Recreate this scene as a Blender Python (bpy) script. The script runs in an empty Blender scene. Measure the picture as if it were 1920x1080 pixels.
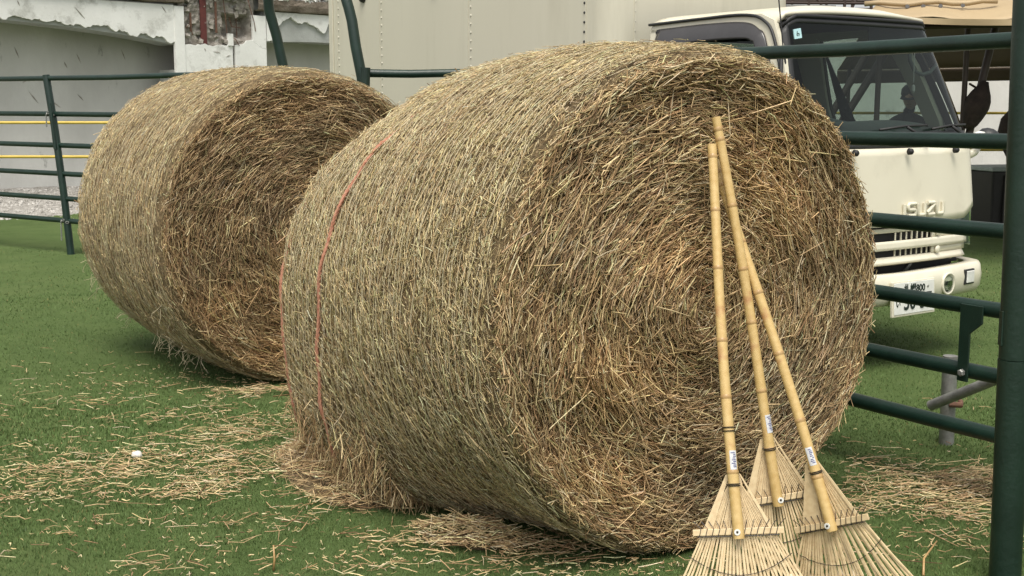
import bpy, bmesh, math, random
import numpy as np
from mathutils import Vector, Matrix, noise as mnoise
rng = np.random.default_rng(7); random.seed(7)
PI = math.pi
scene = bpy.context.scene
# ------------------------------------------------------------------ camera, world, sun, exposure
CAM_H = 1.37
cam = bpy.data.cameras.new('camera'); camo = bpy.data.objects.new('camera', cam)
scene.collection.objects.link(camo); scene.camera = camo
cam.lens = 43.125; cam.sensor_width = 36.0; cam.clip_start = .05; cam.clip_end = 600
PITCH = math.atan(340/2300)
camo.location = (0, 0, CAM_H); camo.rotation_euler = (PI/2 - PITCH, 0, 0)

world = bpy.data.worlds.new('World'); scene.world = world; world.use_nodes = True
wn = world.node_tree; wn.nodes.clear()
SUN_EL, SUN_AZ = math.radians(64), math.radians(185)      # high, from behind the camera on the right
sky = wn.nodes.new('ShaderNodeTexSky'); sky.sky_type = 'NISHITA'; sky.sun_disc = False
sky.sun_elevation = SUN_EL; sky.sun_rotation = SUN_AZ
sky.air_density = 1.0; sky.dust_density = 3.0; sky.ozone_density = 1.0
hs = wn.nodes.new('ShaderNodeHueSaturation'); hs.inputs['Saturation'].default_value = .08
bg = wn.nodes.new('ShaderNodeBackground'); bg.inputs['Strength'].default_value = .13
wo = wn.nodes.new('ShaderNodeOutputWorld')
wn.links.new(sky.outputs[0], hs.inputs['Color']); wn.links.new(hs.outputs[0], bg.inputs['Color']); wn.links.new(bg.outputs[0], wo.inputs['Surface'])
sun = bpy.data.lights.new('sun', 'SUN'); sun.energy = 2.3; sun.angle = math.radians(34); sun.color = (1, .94, .83)
suno = bpy.data.objects.new('sun', sun); scene.collection.objects.link(suno)
sd = Vector((math.sin(SUN_AZ)*math.cos(SUN_EL), math.cos(SUN_AZ)*math.cos(SUN_EL), math.sin(SUN_EL)))
suno.rotation_euler = sd.to_track_quat('Z', 'Y').to_euler()
vs = scene.view_settings
vs.view_transform = 'Standard'; vs.look = 'None'; vs.exposure = 0.60; vs.gamma = 1.0; vs.use_curve_mapping = False

# ------------------------------------------------------------------ helpers
COL = scene.collection
def tag(o, label=None, cat=None, group=None, kind=None):
    if label: o['label'] = label
    if cat: o['category'] = cat
    if group: o['group'] = group
    if kind: o['kind'] = kind
    return o
def empty(name, loc=(0, 0, 0), rz=0.0, label=None, cat=None, group=None):
    o = bpy.data.objects.new(name, None); COL.objects.link(o); o.empty_display_size = .1
    o.location = loc; o.rotation_euler = (0, 0, rz)
    return tag(o, label, cat, group)
def link(name, me, mat=None, parent=None, smooth=False):
    if mat: me.materials.append(mat)
    o = bpy.data.objects.new(name, me); COL.objects.link(o)
    if parent: o.parent = parent
    if smooth: me.polygons.foreach_set('use_smooth', [True]*len(me.polygons))
    return o
class MB:
    """collects simple solids, builds ONE mesh object"""
    def __init__(s): s.v = []; s.f = []
    def add(s, v, f):
        n = len(s.v); s.v += [tuple(p) for p in v]; s.f += [tuple(i+n for i in q) for q in f]; return s
    def box(s, x0, x1, y0, y1, z0, z1):
        v = [(x, y, z) for z in (z0, z1) for y in (y0, y1) for x in (x0, x1)]
        return s.add(v, [(0,2,3,1), (4,5,7,6), (0,1,5,4), (2,6,7,3), (0,4,6,2), (1,3,7,5)])
    def hull8(s, b, t):   # bottom quad, top quad (ccw from above)
        return s.add(list(b)+list(t), [(3,2,1,0), (4,5,6,7), (0,1,5,4), (1,2,6,5), (2,3,7,6), (3,0,4,7)])
    def tube(s, pts, r, n=10, caps=True, phase=0.0):
        pts = [Vector([float(c) for c in p]) for p in pts]; k = len(pts)
        rs = [float(q) for q in r] if hasattr(r, '__len__') else [float(r)]*k
        up = None; rings = []
        for i, p in enumerate(pts):
            t = (pts[min(i+1, k-1)] - pts[max(i-1, 0)]).normalized()
            if up is None:
                up = Vector((0, 0, 1)) if abs(t.z) < .9 else Vector((1, 0, 0))
            a = t.cross(up)
            if a.length < 1e-6: a = t.orthogonal()
            a.normalize(); b = a.cross(t).normalized(); up = b
            rings.append([p + rs[i]*(math.cos(phase+2*PI*j/n)*a + math.sin(phase+2*PI*j/n)*b) for j in range(n)])
        v = [q for R in rings for q in R]; f = []
        for i in range(k-1):
            for j in range(n):
                f.append((i*n+j, i*n+(j+1) % n, (i+1)*n+(j+1) % n, (i+1)*n+j))
        if caps: f.append(tuple(range(n-1, -1, -1))); f.append(tuple((k-1)*n+j for j in range(n)))
        return s.add(v, f)
    def lathe(s, prof, c=(0, 0, 0), n=20, M=None):   # prof [(r,z)]
        M = M or Matrix.Identity(4); c = Vector(c)
        v = [M @ (Vector((r*math.cos(2*PI*j/n), r*math.sin(2*PI*j/n), z))) + c for r, z in prof for j in range(n)]
        f = [(i*n+j, i*n+(j+1) % n, (i+1)*n+(j+1) % n, (i+1)*n+j) for i in range(len(prof)-1) for j in range(n)]
        f.append(tuple(range(n-1, -1, -1))); f.append(tuple((len(prof)-1)*n+j for j in range(n)))
        return s.add(v, f)
    def prism(s, poly, d, M=None):   # poly [(x,y)] extruded along local z by d
        M = M or Matrix.Identity(4); n = len(poly)
        v = [M @ Vector((x, y, 0)) for x, y in poly] + [M @ Vector((x, y, d)) for x, y in poly]
        f = [tuple(range(n-1, -1, -1)), tuple(range(n, 2*n))] + [(i, (i+1) % n, n+(i+1) % n, n+i) for i in range(n)]
        return s.add(v, f)
    def grid(s, fn, nu, nv, thick=None):
        v = [Vector(fn(i/nu, j/nv)) for i in range(nu+1) for j in range(nv+1)]
        f = [(i*(nv+1)+j, (i+1)*(nv+1)+j, (i+1)*(nv+1)+j+1, i*(nv+1)+j+1) for i in range(nu) for j in range(nv)]
        return s.add(v, f)
    def build(s, name, mat, parent=None, smooth=False, bevel=0, solid=0, kind=None, autosmooth=None, segs=2):
        me = bpy.data.meshes.new(name); me.from_pydata(s.v, [], s.f)
        bm = bmesh.new(); bm.from_mesh(me); bmesh.ops.recalc_face_normals(bm, faces=bm.faces); bm.to_mesh(me); bm.free()
        o = link(name, me, mat, parent, smooth)
        if solid:
            m = o.modifiers.new('thickness', 'SOLIDIFY'); m.thickness = solid; m.offset = -1
        if bevel:
            m = o.modifiers.new('bevel', 'BEVEL'); m.width = bevel; m.segments = segs; m.limit_method = 'ANGLE'; m.angle_limit = math.radians(40); m.harden_normals = False
        if autosmooth is not None:
            me.polygons.foreach_set('use_smooth', [True]*len(me.polygons)); me.set_sharp_from_angle(angle=math.radians(autosmooth))
        if kind: o['kind'] = kind
        return o
def rot_to(zdir, xhint=(0, 0, 1), loc=(0, 0, 0)):
    z = Vector(zdir).normalized(); x = Vector(xhint); x = (x - z*x.dot(z)).normalized(); y = z.cross(x)
    M = Matrix((x, y, z)).transposed().to_4x4(); M.translation = Vector(loc); return M

# ------------------------------------------------------------------ materials
def new_mat(name):
    m = bpy.data.materials.new(name); m.use_nodes = True; nt = m.node_tree
    return m, nt, nt.nodes['Principled BSDF']
def N(nt, t, **kw):
    n = nt.nodes.new(t)
    for k, v in kw.items():
        if k.startswith('i_'): n.inputs[k[2:].replace('_', ' ')].default_value = v
        else: setattr(n, k, v)
    return n
def noise_mat(name, c1, c2, scale=6, rough=.6, bump=0.0, bscale=60, detail=6, lo=.35, hi=.65, metal=0.0, c3=None, s3=2.0, lo3=.55, hi3=.7, stretch=None, spec=.5, coat=0.0):
    m, nt, p = new_mat(name); L = nt.links.new
    tc = N(nt, 'ShaderNodeTexCoord'); src = tc.outputs['Object']
    if stretch:
        mp = N(nt, 'ShaderNodeMapping'); mp.inputs['Scale'].default_value = stretch; L(src, mp.inputs[0]); src = mp.outputs[0]
    nz = N(nt, 'ShaderNodeTexNoise', i_Scale=scale, i_Detail=detail, i_Roughness=.6); L(src, nz.inputs['Vector'])
    mr = N(nt, 'ShaderNodeMapRange'); mr.inputs[1].default_value = lo; mr.inputs[2].default_value = hi; L(nz.outputs['Fac'], mr.inputs[0])
    mx = N(nt, 'ShaderNodeMix', data_type='RGBA'); mx.inputs[6].default_value = (*c1, 1); mx.inputs[7].default_value = (*c2, 1); L(mr.outputs[0], mx.inputs[0])
    out = mx.outputs[2]
    if c3:
        n3 = N(nt, 'ShaderNodeTexNoise', i_Scale=s3, i_Detail=8, i_Roughness=.7); L(src, n3.inputs['Vector'])
        r3 = N(nt, 'ShaderNodeMapRange'); r3.inputs[1].default_value = lo3; r3.inputs[2].default_value = hi3; L(n3.outputs['Fac'], r3.inputs[0])
        m3 = N(nt, 'ShaderNodeMix', data_type='RGBA'); m3.inputs[7].default_value = (*c3, 1); L(r3.outputs[0], m3.inputs[0]); L(out, m3.inputs[6]); out = m3.outputs[2]
    L(out, p.inputs['Base Color']); p.inputs['Roughness'].default_value = rough; p.inputs['Metallic'].default_value = metal
    p.inputs['Specular IOR Level'].default_value = spec
    if coat: p.inputs['Coat Weight'].default_value = coat; p.inputs['Coat Roughness'].default_value = .1
    if bump:
        nb = N(nt, 'ShaderNodeTexNoise', i_Scale=bscale, i_Detail=8, i_Roughness=.65); L(src, nb.inputs['Vector'])
        b = N(nt, 'ShaderNodeBump', i_Strength=bump, i_Distance=.02); L(nb.outputs['Fac'], b.inputs['Height']); L(b.outputs[0], p.inputs['Normal'])
    return m
def tint_mat(name, rough=.6, spec=.3, nscale=90, vary=.35, sub=0.0):
    m, nt, p = new_mat(name); L = nt.links.new
    at = N(nt, 'ShaderNodeAttribute', attribute_name='tint')
    tc = N(nt, 'ShaderNodeTexCoord'); nz = N(nt, 'ShaderNodeTexNoise', i_Scale=nscale, i_Detail=3); L(tc.outputs['Object'], nz.inputs['Vector'])
    mr = N(nt, 'ShaderNodeMapRange'); mr.inputs[1].default_value = .3; mr.inputs[2].default_value = .7; mr.inputs[3].default_value = 1-vary; mr.inputs[4].default_value = 1+vary*.6; L(nz.outputs['Fac'], mr.inputs[0])
    vm = N(nt, 'ShaderNodeVectorMath', operation='SCALE'); L(at.outputs['Color'], vm.inputs[0]); L(mr.outputs[0], vm.inputs['Scale'])
    L(vm.outputs[0], p.inputs['Base Color']); p.inputs['Roughness'].default_value = rough; p.inputs['Specular IOR Level'].default_value = spec
    return m
def flat_mat(name, c, rough=.5, metal=0.0, spec=.5):
    return noise_mat(name, tuple(x*.88 for x in c), tuple(min(1, x*1.08) for x in c), scale=14, rough=rough, metal=metal, spec=spec)

M = {}
M['straw'] = tint_mat('straw', rough=.55, spec=.3)
M['grass'] = tint_mat('grass_blade', rough=.6, spec=.2, nscale=40, vary=.2)
M['straw_core'] = noise_mat('straw_core', (.13, .092, .046), (.30, .215, .11), scale=70, rough=.9, bump=.9, bscale=140, stretch=(1, 1, 1))
M['turf'] = noise_mat('turf', (.080, .124, .038), (.102, .148, .048), scale=3.5, rough=.9, bump=.7, bscale=320, spec=.15, c3=(.124, .162, .058), s3=.7, lo3=.5, hi3=.75)
M['soil'] = noise_mat('soil', (.12, .10, .08), (.2, .18, .15), scale=2, rough=.95)
M['gravel'] = noise_mat('gravel', (.22, .205, .185), (.42, .40, .37), scale=18, rough=.95, bump=1, bscale=40)
M['green_paint'] = noise_mat('green_paint', (.005, .018, .013), (.009, .028, .020), scale=9, rough=.38, bump=.12, bscale=80, c3=(.014, .028, .022), s3=6, lo3=.6, hi3=.75)
M['green_paint_old'] = noise_mat('green_paint_old', (.005, .017, .011), (.009, .026, .017), scale=7, rough=.42, bump=.15, bscale=60, c3=(.016, .024, .019), s3=9, lo3=.62, hi3=.7)
M['galv'] = noise_mat('galvanised', (.22, .22, .21), (.36, .36, .34), scale=22, rough=.5, metal=.6, c3=(.16, .11, .07), s3=11, lo3=.62, hi3=.72)
M['yellow'] = noise_mat('yellow_paint', (.50, .36, .05), (.62, .46, .09), scale=5, rough=.45)
M['bamboo'] = None
M['plaster'] = noise_mat('white_plaster', (.68, .68, .645), (.80, .80, .77), scale=1.6, rough=.85, bump=.25, bscale=25, c3=(.34, .335, .30), s3=3.0, lo3=.53, hi3=.74)
M['concrete'] = noise_mat('bare_concrete', (.30, .31, .29), (.42, .43, .41), scale=2.2, rough=.9, bump=.4, bscale=30, c3=(.17, .165, .15), s3=4, lo3=.58, hi3=.74)
M['graywall'] = noise_mat('grey_render', (.47, .465, .44), (.60, .595, .565), scale=.9, rough=.9, bump=.3, bscale=18, c3=(.16, .16, .145), s3=2.6, lo3=.62, hi3=.72, stretch=(1, 1, .5))
M['rubble'] = noise_mat('broken_masonry', (.22, .195, .165), (.42, .39, .345), scale=9, rough=.95, bump=1, bscale=45, c3=(.62, .6, .56), s3=6, lo3=.6, hi3=.66)
M['brownstone'] = noise_mat('brown_cornice', (.12, .095, .07), (.24, .20, .16), scale=5, rough=.95, bump=.8, bscale=35, c3=(.42, .40, .36), s3=7, lo3=.62, hi3=.7)
M['rust_red'] = noise_mat('rusty_red_steel', (.075, .017, .015), (.12, .028, .022), scale=12, rough=.7)
M['rust'] = noise_mat('rusty_iron', (.09, .045, .03), (.16, .08, .05), scale=30, rough=.85)
M['cream'] = noise_mat('cream_body_paint', (.66, .62, .49), (.70, .66, .53), scale=1.5, rough=.32, spec=.5, coat=.3, c3=(.56, .52, .41), s3=2.5, lo3=.52, hi3=.8)
M['boxpaint'] = noise_mat('box_panel_paint', (.54, .515, .415), (.57, .545, .44), scale=.8, rough=.38, bump=.05, bscale=2.0, c3=(.47, .445, .35), s3=1.6, lo3=.5, hi3=.8, stretch=(2.5, 2.5, .35))
M['rivet'] = flat_mat('rivet_head', (.5, .48, .4), .4)
M['rubber'] = flat_mat('black_rubber', (.012, .012, .013), .6)
M['visor'] = noise_mat('smoked_visor', (.045, .043, .045), (.06, .058, .06), scale=4, rough=.2)
M['darkplastic'] = flat_mat('dark_plastic', (.02, .021, .022), .5)
M['dash'] = flat_mat('dashboard_vinyl', (.13, .15, .14), .45)
M['seat'] = flat_mat('seat_cloth', (.035, .037, .04), .9)
M['trimgrey'] = flat_mat('pillar_trim', (.34, .38, .36), .6)
M['chrome'] = flat_mat('chrome', (.6, .6, .6), .15, metal=1)
M['white'] = flat_mat('white_paint', (.72, .72, .68), .4)
M['ink'] = flat_mat('green_black_ink', (.01, .02, .015), .5)
M['tarp'] = noise_mat('tan_tarpaulin', (.33, .245, .14), (.39, .295, .17), scale=1.2, rough=.6, bump=.2, bscale=5)
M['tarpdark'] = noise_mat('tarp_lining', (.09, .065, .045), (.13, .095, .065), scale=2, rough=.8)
M['brownsteel'] = flat_mat('dark_brown_steel', (.04, .024, .018), .5)
M['darkcloth'] = noise_mat('dark_brown_cloth', (.02, .013, .011), (.04, .027, .021), scale=14, rough=.95, bump=.5, bscale=30)
M['blackplastic'] = flat_mat('black_bin_plastic', (.022, .02, .018), .6)
M['rope'] = noise_mat('orange_rope', (.36, .15, .09), (.46, .23, .155), scale=60, rough=.9, c3=(.40, .28, .19), s3=14, lo3=.6, hi3=.72)
M['net'] = noise_mat('net_string', (.46, .39, .25), (.56, .48, .32), scale=30, rough=.6)
M['stone'] = noise_mat('pale_stone', (.55, .53, .48), (.68, .66, .6), scale=20, rough=.8, bump=.3)
M['wire'] = flat_mat('black_wire', (.015, .011, .01), .5)
M['labelwhite'] = noise_mat('handle_label', (.55, .55, .57), (.64, .64, .66), scale=60, rough=.35)
M['labelprint'] = flat_mat('label_print', (.12, .13, .25), .4)
M['skin'] = flat_mat('skin', (.35, .2, .14), .6)
M['workcloth'] = flat_mat('dark_work_jacket', (.025, .027, .03), .9)
M['lampglass'] = None
def glass_mat(name, tint, ior=1.45, rough=.02):
    m, nt, p = new_mat(name); L = nt.links.new
    nt.nodes.remove(p); out = nt.nodes['Material Output']
    tr = N(nt, 'ShaderNodeBsdfTransparent'); tr.inputs[0].default_value = (*tint, 1)
    ior = ior-.1; gl = N(nt, 'ShaderNodeBsdfGlossy'); gl.inputs['Roughness'].default_value = rough; gl.inputs[0].default_value = (.9, .95, .93, 1)
    fr = N(nt, 'ShaderNodeFresnel', i_IOR=ior); mx = N(nt, 'ShaderNodeMixShader')
    L(fr.outputs[0], mx.inputs[0]); L(tr.outputs[0], mx.inputs[1]); L(gl.outputs[0], mx.inputs[2]); L(mx.outputs[0], out.inputs['Surface'])
    return m
M['glass'] = glass_mat('windscreen_glass', (.52, .60, .56))
M['lampglass'] = glass_mat('lamp_lens', (.75, .80, .74), rough=.1)
def bamboo_mat(name, c1, c2, dark, nodes=True):
    m, nt, p = new_mat(name); L = nt.links.new
    tc = N(nt, 'ShaderNodeTexCoord'); mp = N(nt, 'ShaderNodeMapping'); mp.inputs['Scale'].default_value = (60, 60, 5); L(tc.outputs['Object'], mp.inputs[0])
    nz = N(nt, 'ShaderNodeTexNoise', i_Scale=1.0, i_Detail=5); L(mp.outputs[0], nz.inputs['Vector'])
    cr = N(nt, 'ShaderNodeValToRGB'); L(nz.outputs['Fac'], cr.inputs[0])
    cr.color_ramp.elements[0].position = .3; cr.color_ramp.elements[0].color = (*c1, 1)
    cr.color_ramp.elements[1].position = .7; cr.color_ramp.elements[1].color = (*c2, 1)
    n2 = N(nt, 'ShaderNodeTexNoise', i_Scale=14.0, i_Detail=6); L(tc.outputs['Object'], n2.inputs['Vector'])
    r2 = N(nt, 'ShaderNodeMapRange'); r2.inputs[1].default_value = .62; r2.inputs[2].default_value = .78; L(n2.outputs['Fac'], r2.inputs[0])
    mx = N(nt, 'ShaderNodeMix', data_type='RGBA'); mx.inputs[7].default_value = (*dark, 1); L(r2.outputs[0], mx.inputs[0]); L(cr.outputs[0], mx.inputs[6])
    L(mx.outputs[2], p.inputs['Base Color']); p.inputs['Roughness'].default_value = .38
    return m
M['bamboo'] = bamboo_mat('bamboo_cane', (.50, .335, .125), (.60, .43, .19), (.40, .20, .09))
M['bamboo_node'] = bamboo_mat('bamboo_node', (.36, .22, .09), (.46, .30, .13), (.20, .11, .05))
M['bamboo_slat'] = bamboo_mat('bamboo_slat', (.56, .42, .24), (.68, .54, .33), (.40, .27, .13))

# ------------------------------------------------------------------ fast straw meshes
def strip_mesh(name, C, D, U, length, width, tint, bend, mat, parent=None, flat=.6):
    """N straws, each a bent three-sided prism of three rings.  C centres, D directions, U outward normals."""
    n = len(C); D = D/np.linalg.norm(D, axis=1)[:, None]
    W = np.cross(D, U); W /= np.linalg.norm(W, axis=1)[:, None]+1e-9
    Nn = np.cross(W, D)
    roll = rng.uniform(-.6, .6, n)[:, None]; W, Nn = np.cos(roll)*W+np.sin(roll)*Nn, -np.sin(roll)*W+np.cos(roll)*Nn
    side = rng.normal(0, 1, (n, 1))*bend[:, None]*.8
    V = np.empty((n, 3, 3, 3), np.float32)
    taper = rng.uniform(.45, 1, (n, 1))
    for k, t in enumerate((-.5, 0., .5)):
        ctr = C + D*(t*length)[:, None] + (side*W + bend[:, None]*Nn)*(1-4*t*t) - bend[:, None]*Nn*.5
        w = (width*.5)[:, None]*(1 if k < 2 else taper)
        V[:, k, 0] = ctr - W*w; V[:, k, 1] = ctr + W*w; V[:, k, 2] = ctr + Nn*w*2*flat
    me = bpy.data.meshes.new(name)
    q = []
    for k in (0, 1):
        for j in range(3):
            a = k*3+j; b = k*3+(j+1) % 3; q.append((a, b, b+3, a+3))
    q = np.array(q, np.int32)
    F = (q[None]+9*np.arange(n, dtype=np.int32)[:, None, None]).reshape(-1)
    nf = len(F)//4
    me.vertices.add(9*n); me.vertices.foreach_set('co', V.reshape(-1))
    me.loops.add(len(F)); me.loops.foreach_set('vertex_index', F)
    me.polygons.add(nf); me.polygons.foreach_set('loop_start', np.arange(nf, dtype=np.int32)*4)
    ca = me.color_attributes.new('tint', 'FLOAT_COLOR', 'POINT')
    col = np.ones((n, 9, 4), np.float32); col[:, :, :3] = tint[:, None, :]
    ca.data.foreach_set('color', col.reshape(-1))
    me.update(calc_edges=True); me.validate()
    o = link(name, me, mat, parent); o['kind'] = 'stuff'
    return o
PAL = np.array([(.74, .58, .32), (.57, .42, .225), (.43, .295, .155), (.31, .20, .10), (.36, .30, .14), (.64, .53, .345), (.18, .11, .053)])
def tints(n, w, jit=.14):
    i = rng.choice(len(PAL), n, p=np.array(w)/sum(w)); t = PAL[i]*np.exp(rng.normal(0, jit, (n, 1)))*np.exp(rng.normal(0, .03, (n, 3)))
    return np.clip(t, .01, .8)
def lump(a, b, seed):      # cheap smooth 2-D noise, about -1..1
    r = np.random.default_rng(seed); s = 0
    for k in range(9):
        fa, fb = r.normal(0, 1, 2)*(1.5+k*1.1); s = s + np.sin(fa*a+fb*b+r.uniform(0, 6.28))/(1+.35*k)
    return s/2.6

# ------------------------------------------------------------------ round bales
RB, LB, TH = .781, 1.44, math.radians(33.3)
AX = np.array([-math.sin(TH), math.cos(TH), 0.]); NX = np.array([math.cos(TH), math.sin(TH), 0.]); KZ = np.array([0, 0, 1.])
def bale(x, y, seed, label, nface, nside, wf, ws, green, slump=0.0):
    root = empty('straw_bale', (x, y, 0), 0, label, 'straw bale', 'round straw bales lying on the turf')
    Cc = np.array([0, 0, RB-.014])
    def radius(s, phi):
        t = np.clip(s/LB, 0, 1); r = RB*(1+.03*4*t*(1-t)) + .010*lump(np.cos(phi)*3+s*2.2, np.sin(phi)*3, seed)
        if slump: r = r + slump*np.exp(-((np.mod(phi, 2*PI)-4.0)/.42)**2)*np.clip((s-.25)/.75, 0, 1)**1.2 - .135*np.exp(-((np.mod(phi, 2*PI)-2.15)/.58)**2)*np.clip((s-.45)/1.0, 0, 1.1)**1.1
        e = .045
        for q in (s, LB-s): r = r - .034*np.clip(1-q/e, 0, 1)**2
        return r
    def side(s, phi, off=0.):
        r = radius(s, phi)+off
        P = Cc + AX*s[..., None] + r[..., None]*(np.cos(phi)[..., None]*NX + np.sin(phi)[..., None]*KZ)
        z = P[..., 2]; P[..., 2] = np.where(z < .03, .005+.025*np.exp((np.minimum(z, .03)-.03)/.025), z)
        return P
    def fdisp(r, phi): return .022*lump(r*np.cos(phi)*4, r*np.sin(phi)*4, seed+1) + .02*np.clip(1-r/.3, 0, 1)
    def face(r, phi, off=0., back=False):
        rr = r*(radius(np.full_like(r, .0 if not back else LB), phi))/RB
        s = (LB if back else 0) + (1 if back else -1)*(fdisp(r, phi)*np.clip((RB-r)/.08, 0, 1)+off)
        P = Cc + AX*s[..., None] + rr[..., None]*(np.cos(phi)[..., None]*NX + np.sin(phi)[..., None]*KZ)
        z = P[..., 2]; P[..., 2] = np.where(z < .03, .005+.025*np.exp((np.minimum(z, .03)-.03)/.025), z)
        return P
    # core: closed revolved body
    nphi = 96; ph = np.linspace(0, 2*PI, nphi, endpoint=False)
    rings = [face(np.full(nphi, r), ph, -.012) for r in np.linspace(.02, RB-.005, 22)]
    rings += [side(np.full(nphi, s), ph, -.014) for s in np.concatenate([[.012, .03, .06], np.linspace(.1, LB-.1, 24), [LB-.06, LB-.03, LB-.012]])]
    rings += [face(np.full(nphi, r), ph, -.012, True) for r in np.linspace(RB-.005, .02, 12)]
    mb = MB(); V = np.concatenate(rings)
    f = [(i*nphi+j, i*nphi+(j+1) % nphi, (i+1)*nphi+(j+1) % nphi, (i+1)*nphi+j) for i in range(len(rings)-1) for j in range(nphi)]
    f.append(tuple(range(nphi-1, -1, -1))); f.append(tuple((len(rings)-1)*nphi+j for j in range(nphi)))
    mb.add(V.tolist(), f); mb.build('bale_core', M['straw_core'], root, smooth=True)
    # cut straws on the near end
    n = nface
    r = RB*np.sqrt(rng.uniform(0, 1, n)); phi = rng.uniform(0, 2*PI, n)
    P = face(r, phi, rng.gamma(1.6, .006, n)-.008)
    rad = np.cos(phi)[:, None]*NX+np.sin(phi)[:, None]*KZ; tan = -np.sin(phi)[:, None]*NX+np.cos(phi)[:, None]*KZ
    swirl = .10+.26*lump(r*np.cos(phi)*2.2, r*np.sin(phi)*2.2, seed+3)
    wild = rng.uniform(0, 1, n) < (.20+.12*np.clip(-np.sin(phi), 0, 1)*r/RB+.18*np.clip(1-r/.45, 0, 1))
    ang = swirl + rng.normal(0, .30, n); ang = np.where(wild, rng.uniform(-PI/2, PI/2, n), ang)
    D = np.cos(ang)[:, None]*tan + np.sin(ang)[:, None]*rad - AX*(rng.normal(.0, .10, n)+np.where(wild, .08, 0))[:, None]
    ln = np.clip(rng.lognormal(math.log(.058), .5, n), .018, .17); wd = rng.uniform(.0021, .0042, n)
    ln = np.where(r+.5*ln*np.abs(np.sin(ang)) > RB+.025, np.minimum(ln, .06), ln); ln = np.where(r > RB-.07, np.minimum(ln, .09), ln)
    patch = lump(r*np.cos(phi)*3.0, r*np.sin(phi)*3.0, seed+5)
    T = tints(n, wf)*np.exp(.16*patch)[:, None]; T[:, 0] *= 1+.05*patch; T[:, 2] *= 1-.06*patch
    strip_mesh('end_straw', P, D, np.repeat(-AX[None], n, 0), ln, wd, T, rng.normal(0, .0025, n), M['straw'], root)
    # far end, thinner cover
    n = nface//6; r = RB*np.sqrt(rng.uniform(0, 1, n)); phi = rng.uniform(0, 2*PI, n)
    P = face(r, phi, rng.gamma(1.6, .006, n)-.006, True); tan = -np.sin(phi)[:, None]*NX+np.cos(phi)[:, None]*KZ; rad = np.cos(phi)[:, None]*NX+np.sin(phi)[:, None]*KZ
    ang = rng.normal(0, .5, n); D = np.cos(ang)[:, None]*tan+np.sin(ang)[:, None]*rad
    strip_mesh('end_straw', P, D, np.repeat(AX[None], n, 0), rng.uniform(.05, .2, n), rng.uniform(.004, .007, n), tints(n, wf), rng.normal(0, .004, n), M['straw'], root)
    # finer straws held under the net round the side; denser on the half that faces the yard
    n = nside
    phi = np.where(rng.uniform(0, 1, n) < .82, rng.uniform(PI*.22, PI*1.5, n), rng.uniform(0, 2*PI, n)); s = rng.uniform(-.012, LB, n)
    P = side(s, phi, rng.gamma(1.4, .0036, n)-.007)
    rad = np.cos(phi)[:, None]*NX+np.sin(phi)[:, None]*KZ; tan = -np.sin(phi)[:, None]*NX+np.cos(phi)[:, None]*KZ
    ang = rng.normal(0, .62, n); ang = np.where(rng.uniform(0, 1, n) < .34, rng.uniform(-PI/2, PI/2, n), ang)
    D = np.cos(ang)[:, None]*tan + np.sin(ang)[:, None]*AX + rad*rng.normal(0, .05, n)[:, None]
    ln = np.clip(rng.lognormal(math.log(.027), .6, n), .008, .14); wd = rng.uniform(.0014, .0030, n)
    patch = lump(np.cos(phi)*2+s*3, np.sin(phi)*2.4, seed+7)
    T = tints(n, ws, .22)*np.exp(.14*patch)[:, None]; g = green*np.clip(.55+.5*patch, 0, 1)[:, None]
    T = T*(1-g)+np.array([.36, .315, .155])*g*np.exp(rng.normal(0, .22, (n, 1)))
    strip_mesh('side_straw', P, D, rad, ln, wd, T, rng.normal(0, .002, n), M['straw'], root)
    # shaggy rim of both ends
    n = nface//4
    phi = rng.uniform(0, 2*PI, n); rr = RB-rng.gamma(1.5, .018, n)
    P = face(np.clip(rr, 0, RB), phi, rng.uniform(-.03, .02, n)); rad = np.cos(phi)[:, None]*NX+np.sin(phi)[:, None]*KZ; tan = -np.sin(phi)[:, None]*NX+np.cos(phi)[:, None]*KZ
    ang = rng.normal(.12, .36, n)
    D = np.cos(ang)[:, None]*tan + np.sin(ang)[:, None]*rad*np.where(rng.uniform(0, 1, n) < .5, 1, -1)[:, None]*.8 - AX*rng.normal(.05, .22, n)[:, None]
    P[:, 2] = np.maximum(P[:, 2], .03)
    strip_mesh('rim_straw', P, D, rad*.6-AX*.8, rng.uniform(.03, .11, n), rng.uniform(.0021, .0044, n), tints(n, wf), rng.normal(0, .006, n), M['straw'], root)
    # net wrap strings
    nb = MB()
    for k in range(46):
        s0 = .035+(LB-.07)*k/45+rng.normal(0, .004); a0 = rng.uniform(0, 6); pts = []
        phs = np.linspace(0, 2*PI, 90); ss = s0+.006*np.sin(phs*5+a0)+.003*np.sin(phs*13+a0*2)
        pp = side(ss, phs, .0035+.006*lump(np.cos(phs)*4+s0*5, np.sin(phs)*4, seed+13)+.003*np.sin(phs*17+a0*3))
        nb.tube(pp.tolist(), .0014, 3, caps=False)
    nb.build('net_wrap', M['net'], root, kind='stuff')
    return root, side
WF = [1.3, 2.0, 3.0, 2.3, .35, .9, 1.1]; WS = [3.0, 2.2, 1.2, .7, 1.2, 3.0, .8]
bale1, side1 = bale(.584, 3.688, 11, 'large round straw bale in front, with bamboo rakes leaning on its end', 26000, 64000, WF, WS, .32, .17)
bale2, side2 = bale(-.998, 6.098, 37, 'round straw bale standing farther back on the left, no rakes on it', 16000, 28000, [.7, 1.8, 3.4, 2.9, .5, .45, 1.7], [3.2, 3.2, 1.5, .7, .7, 1.8, .7], .14)
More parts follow.
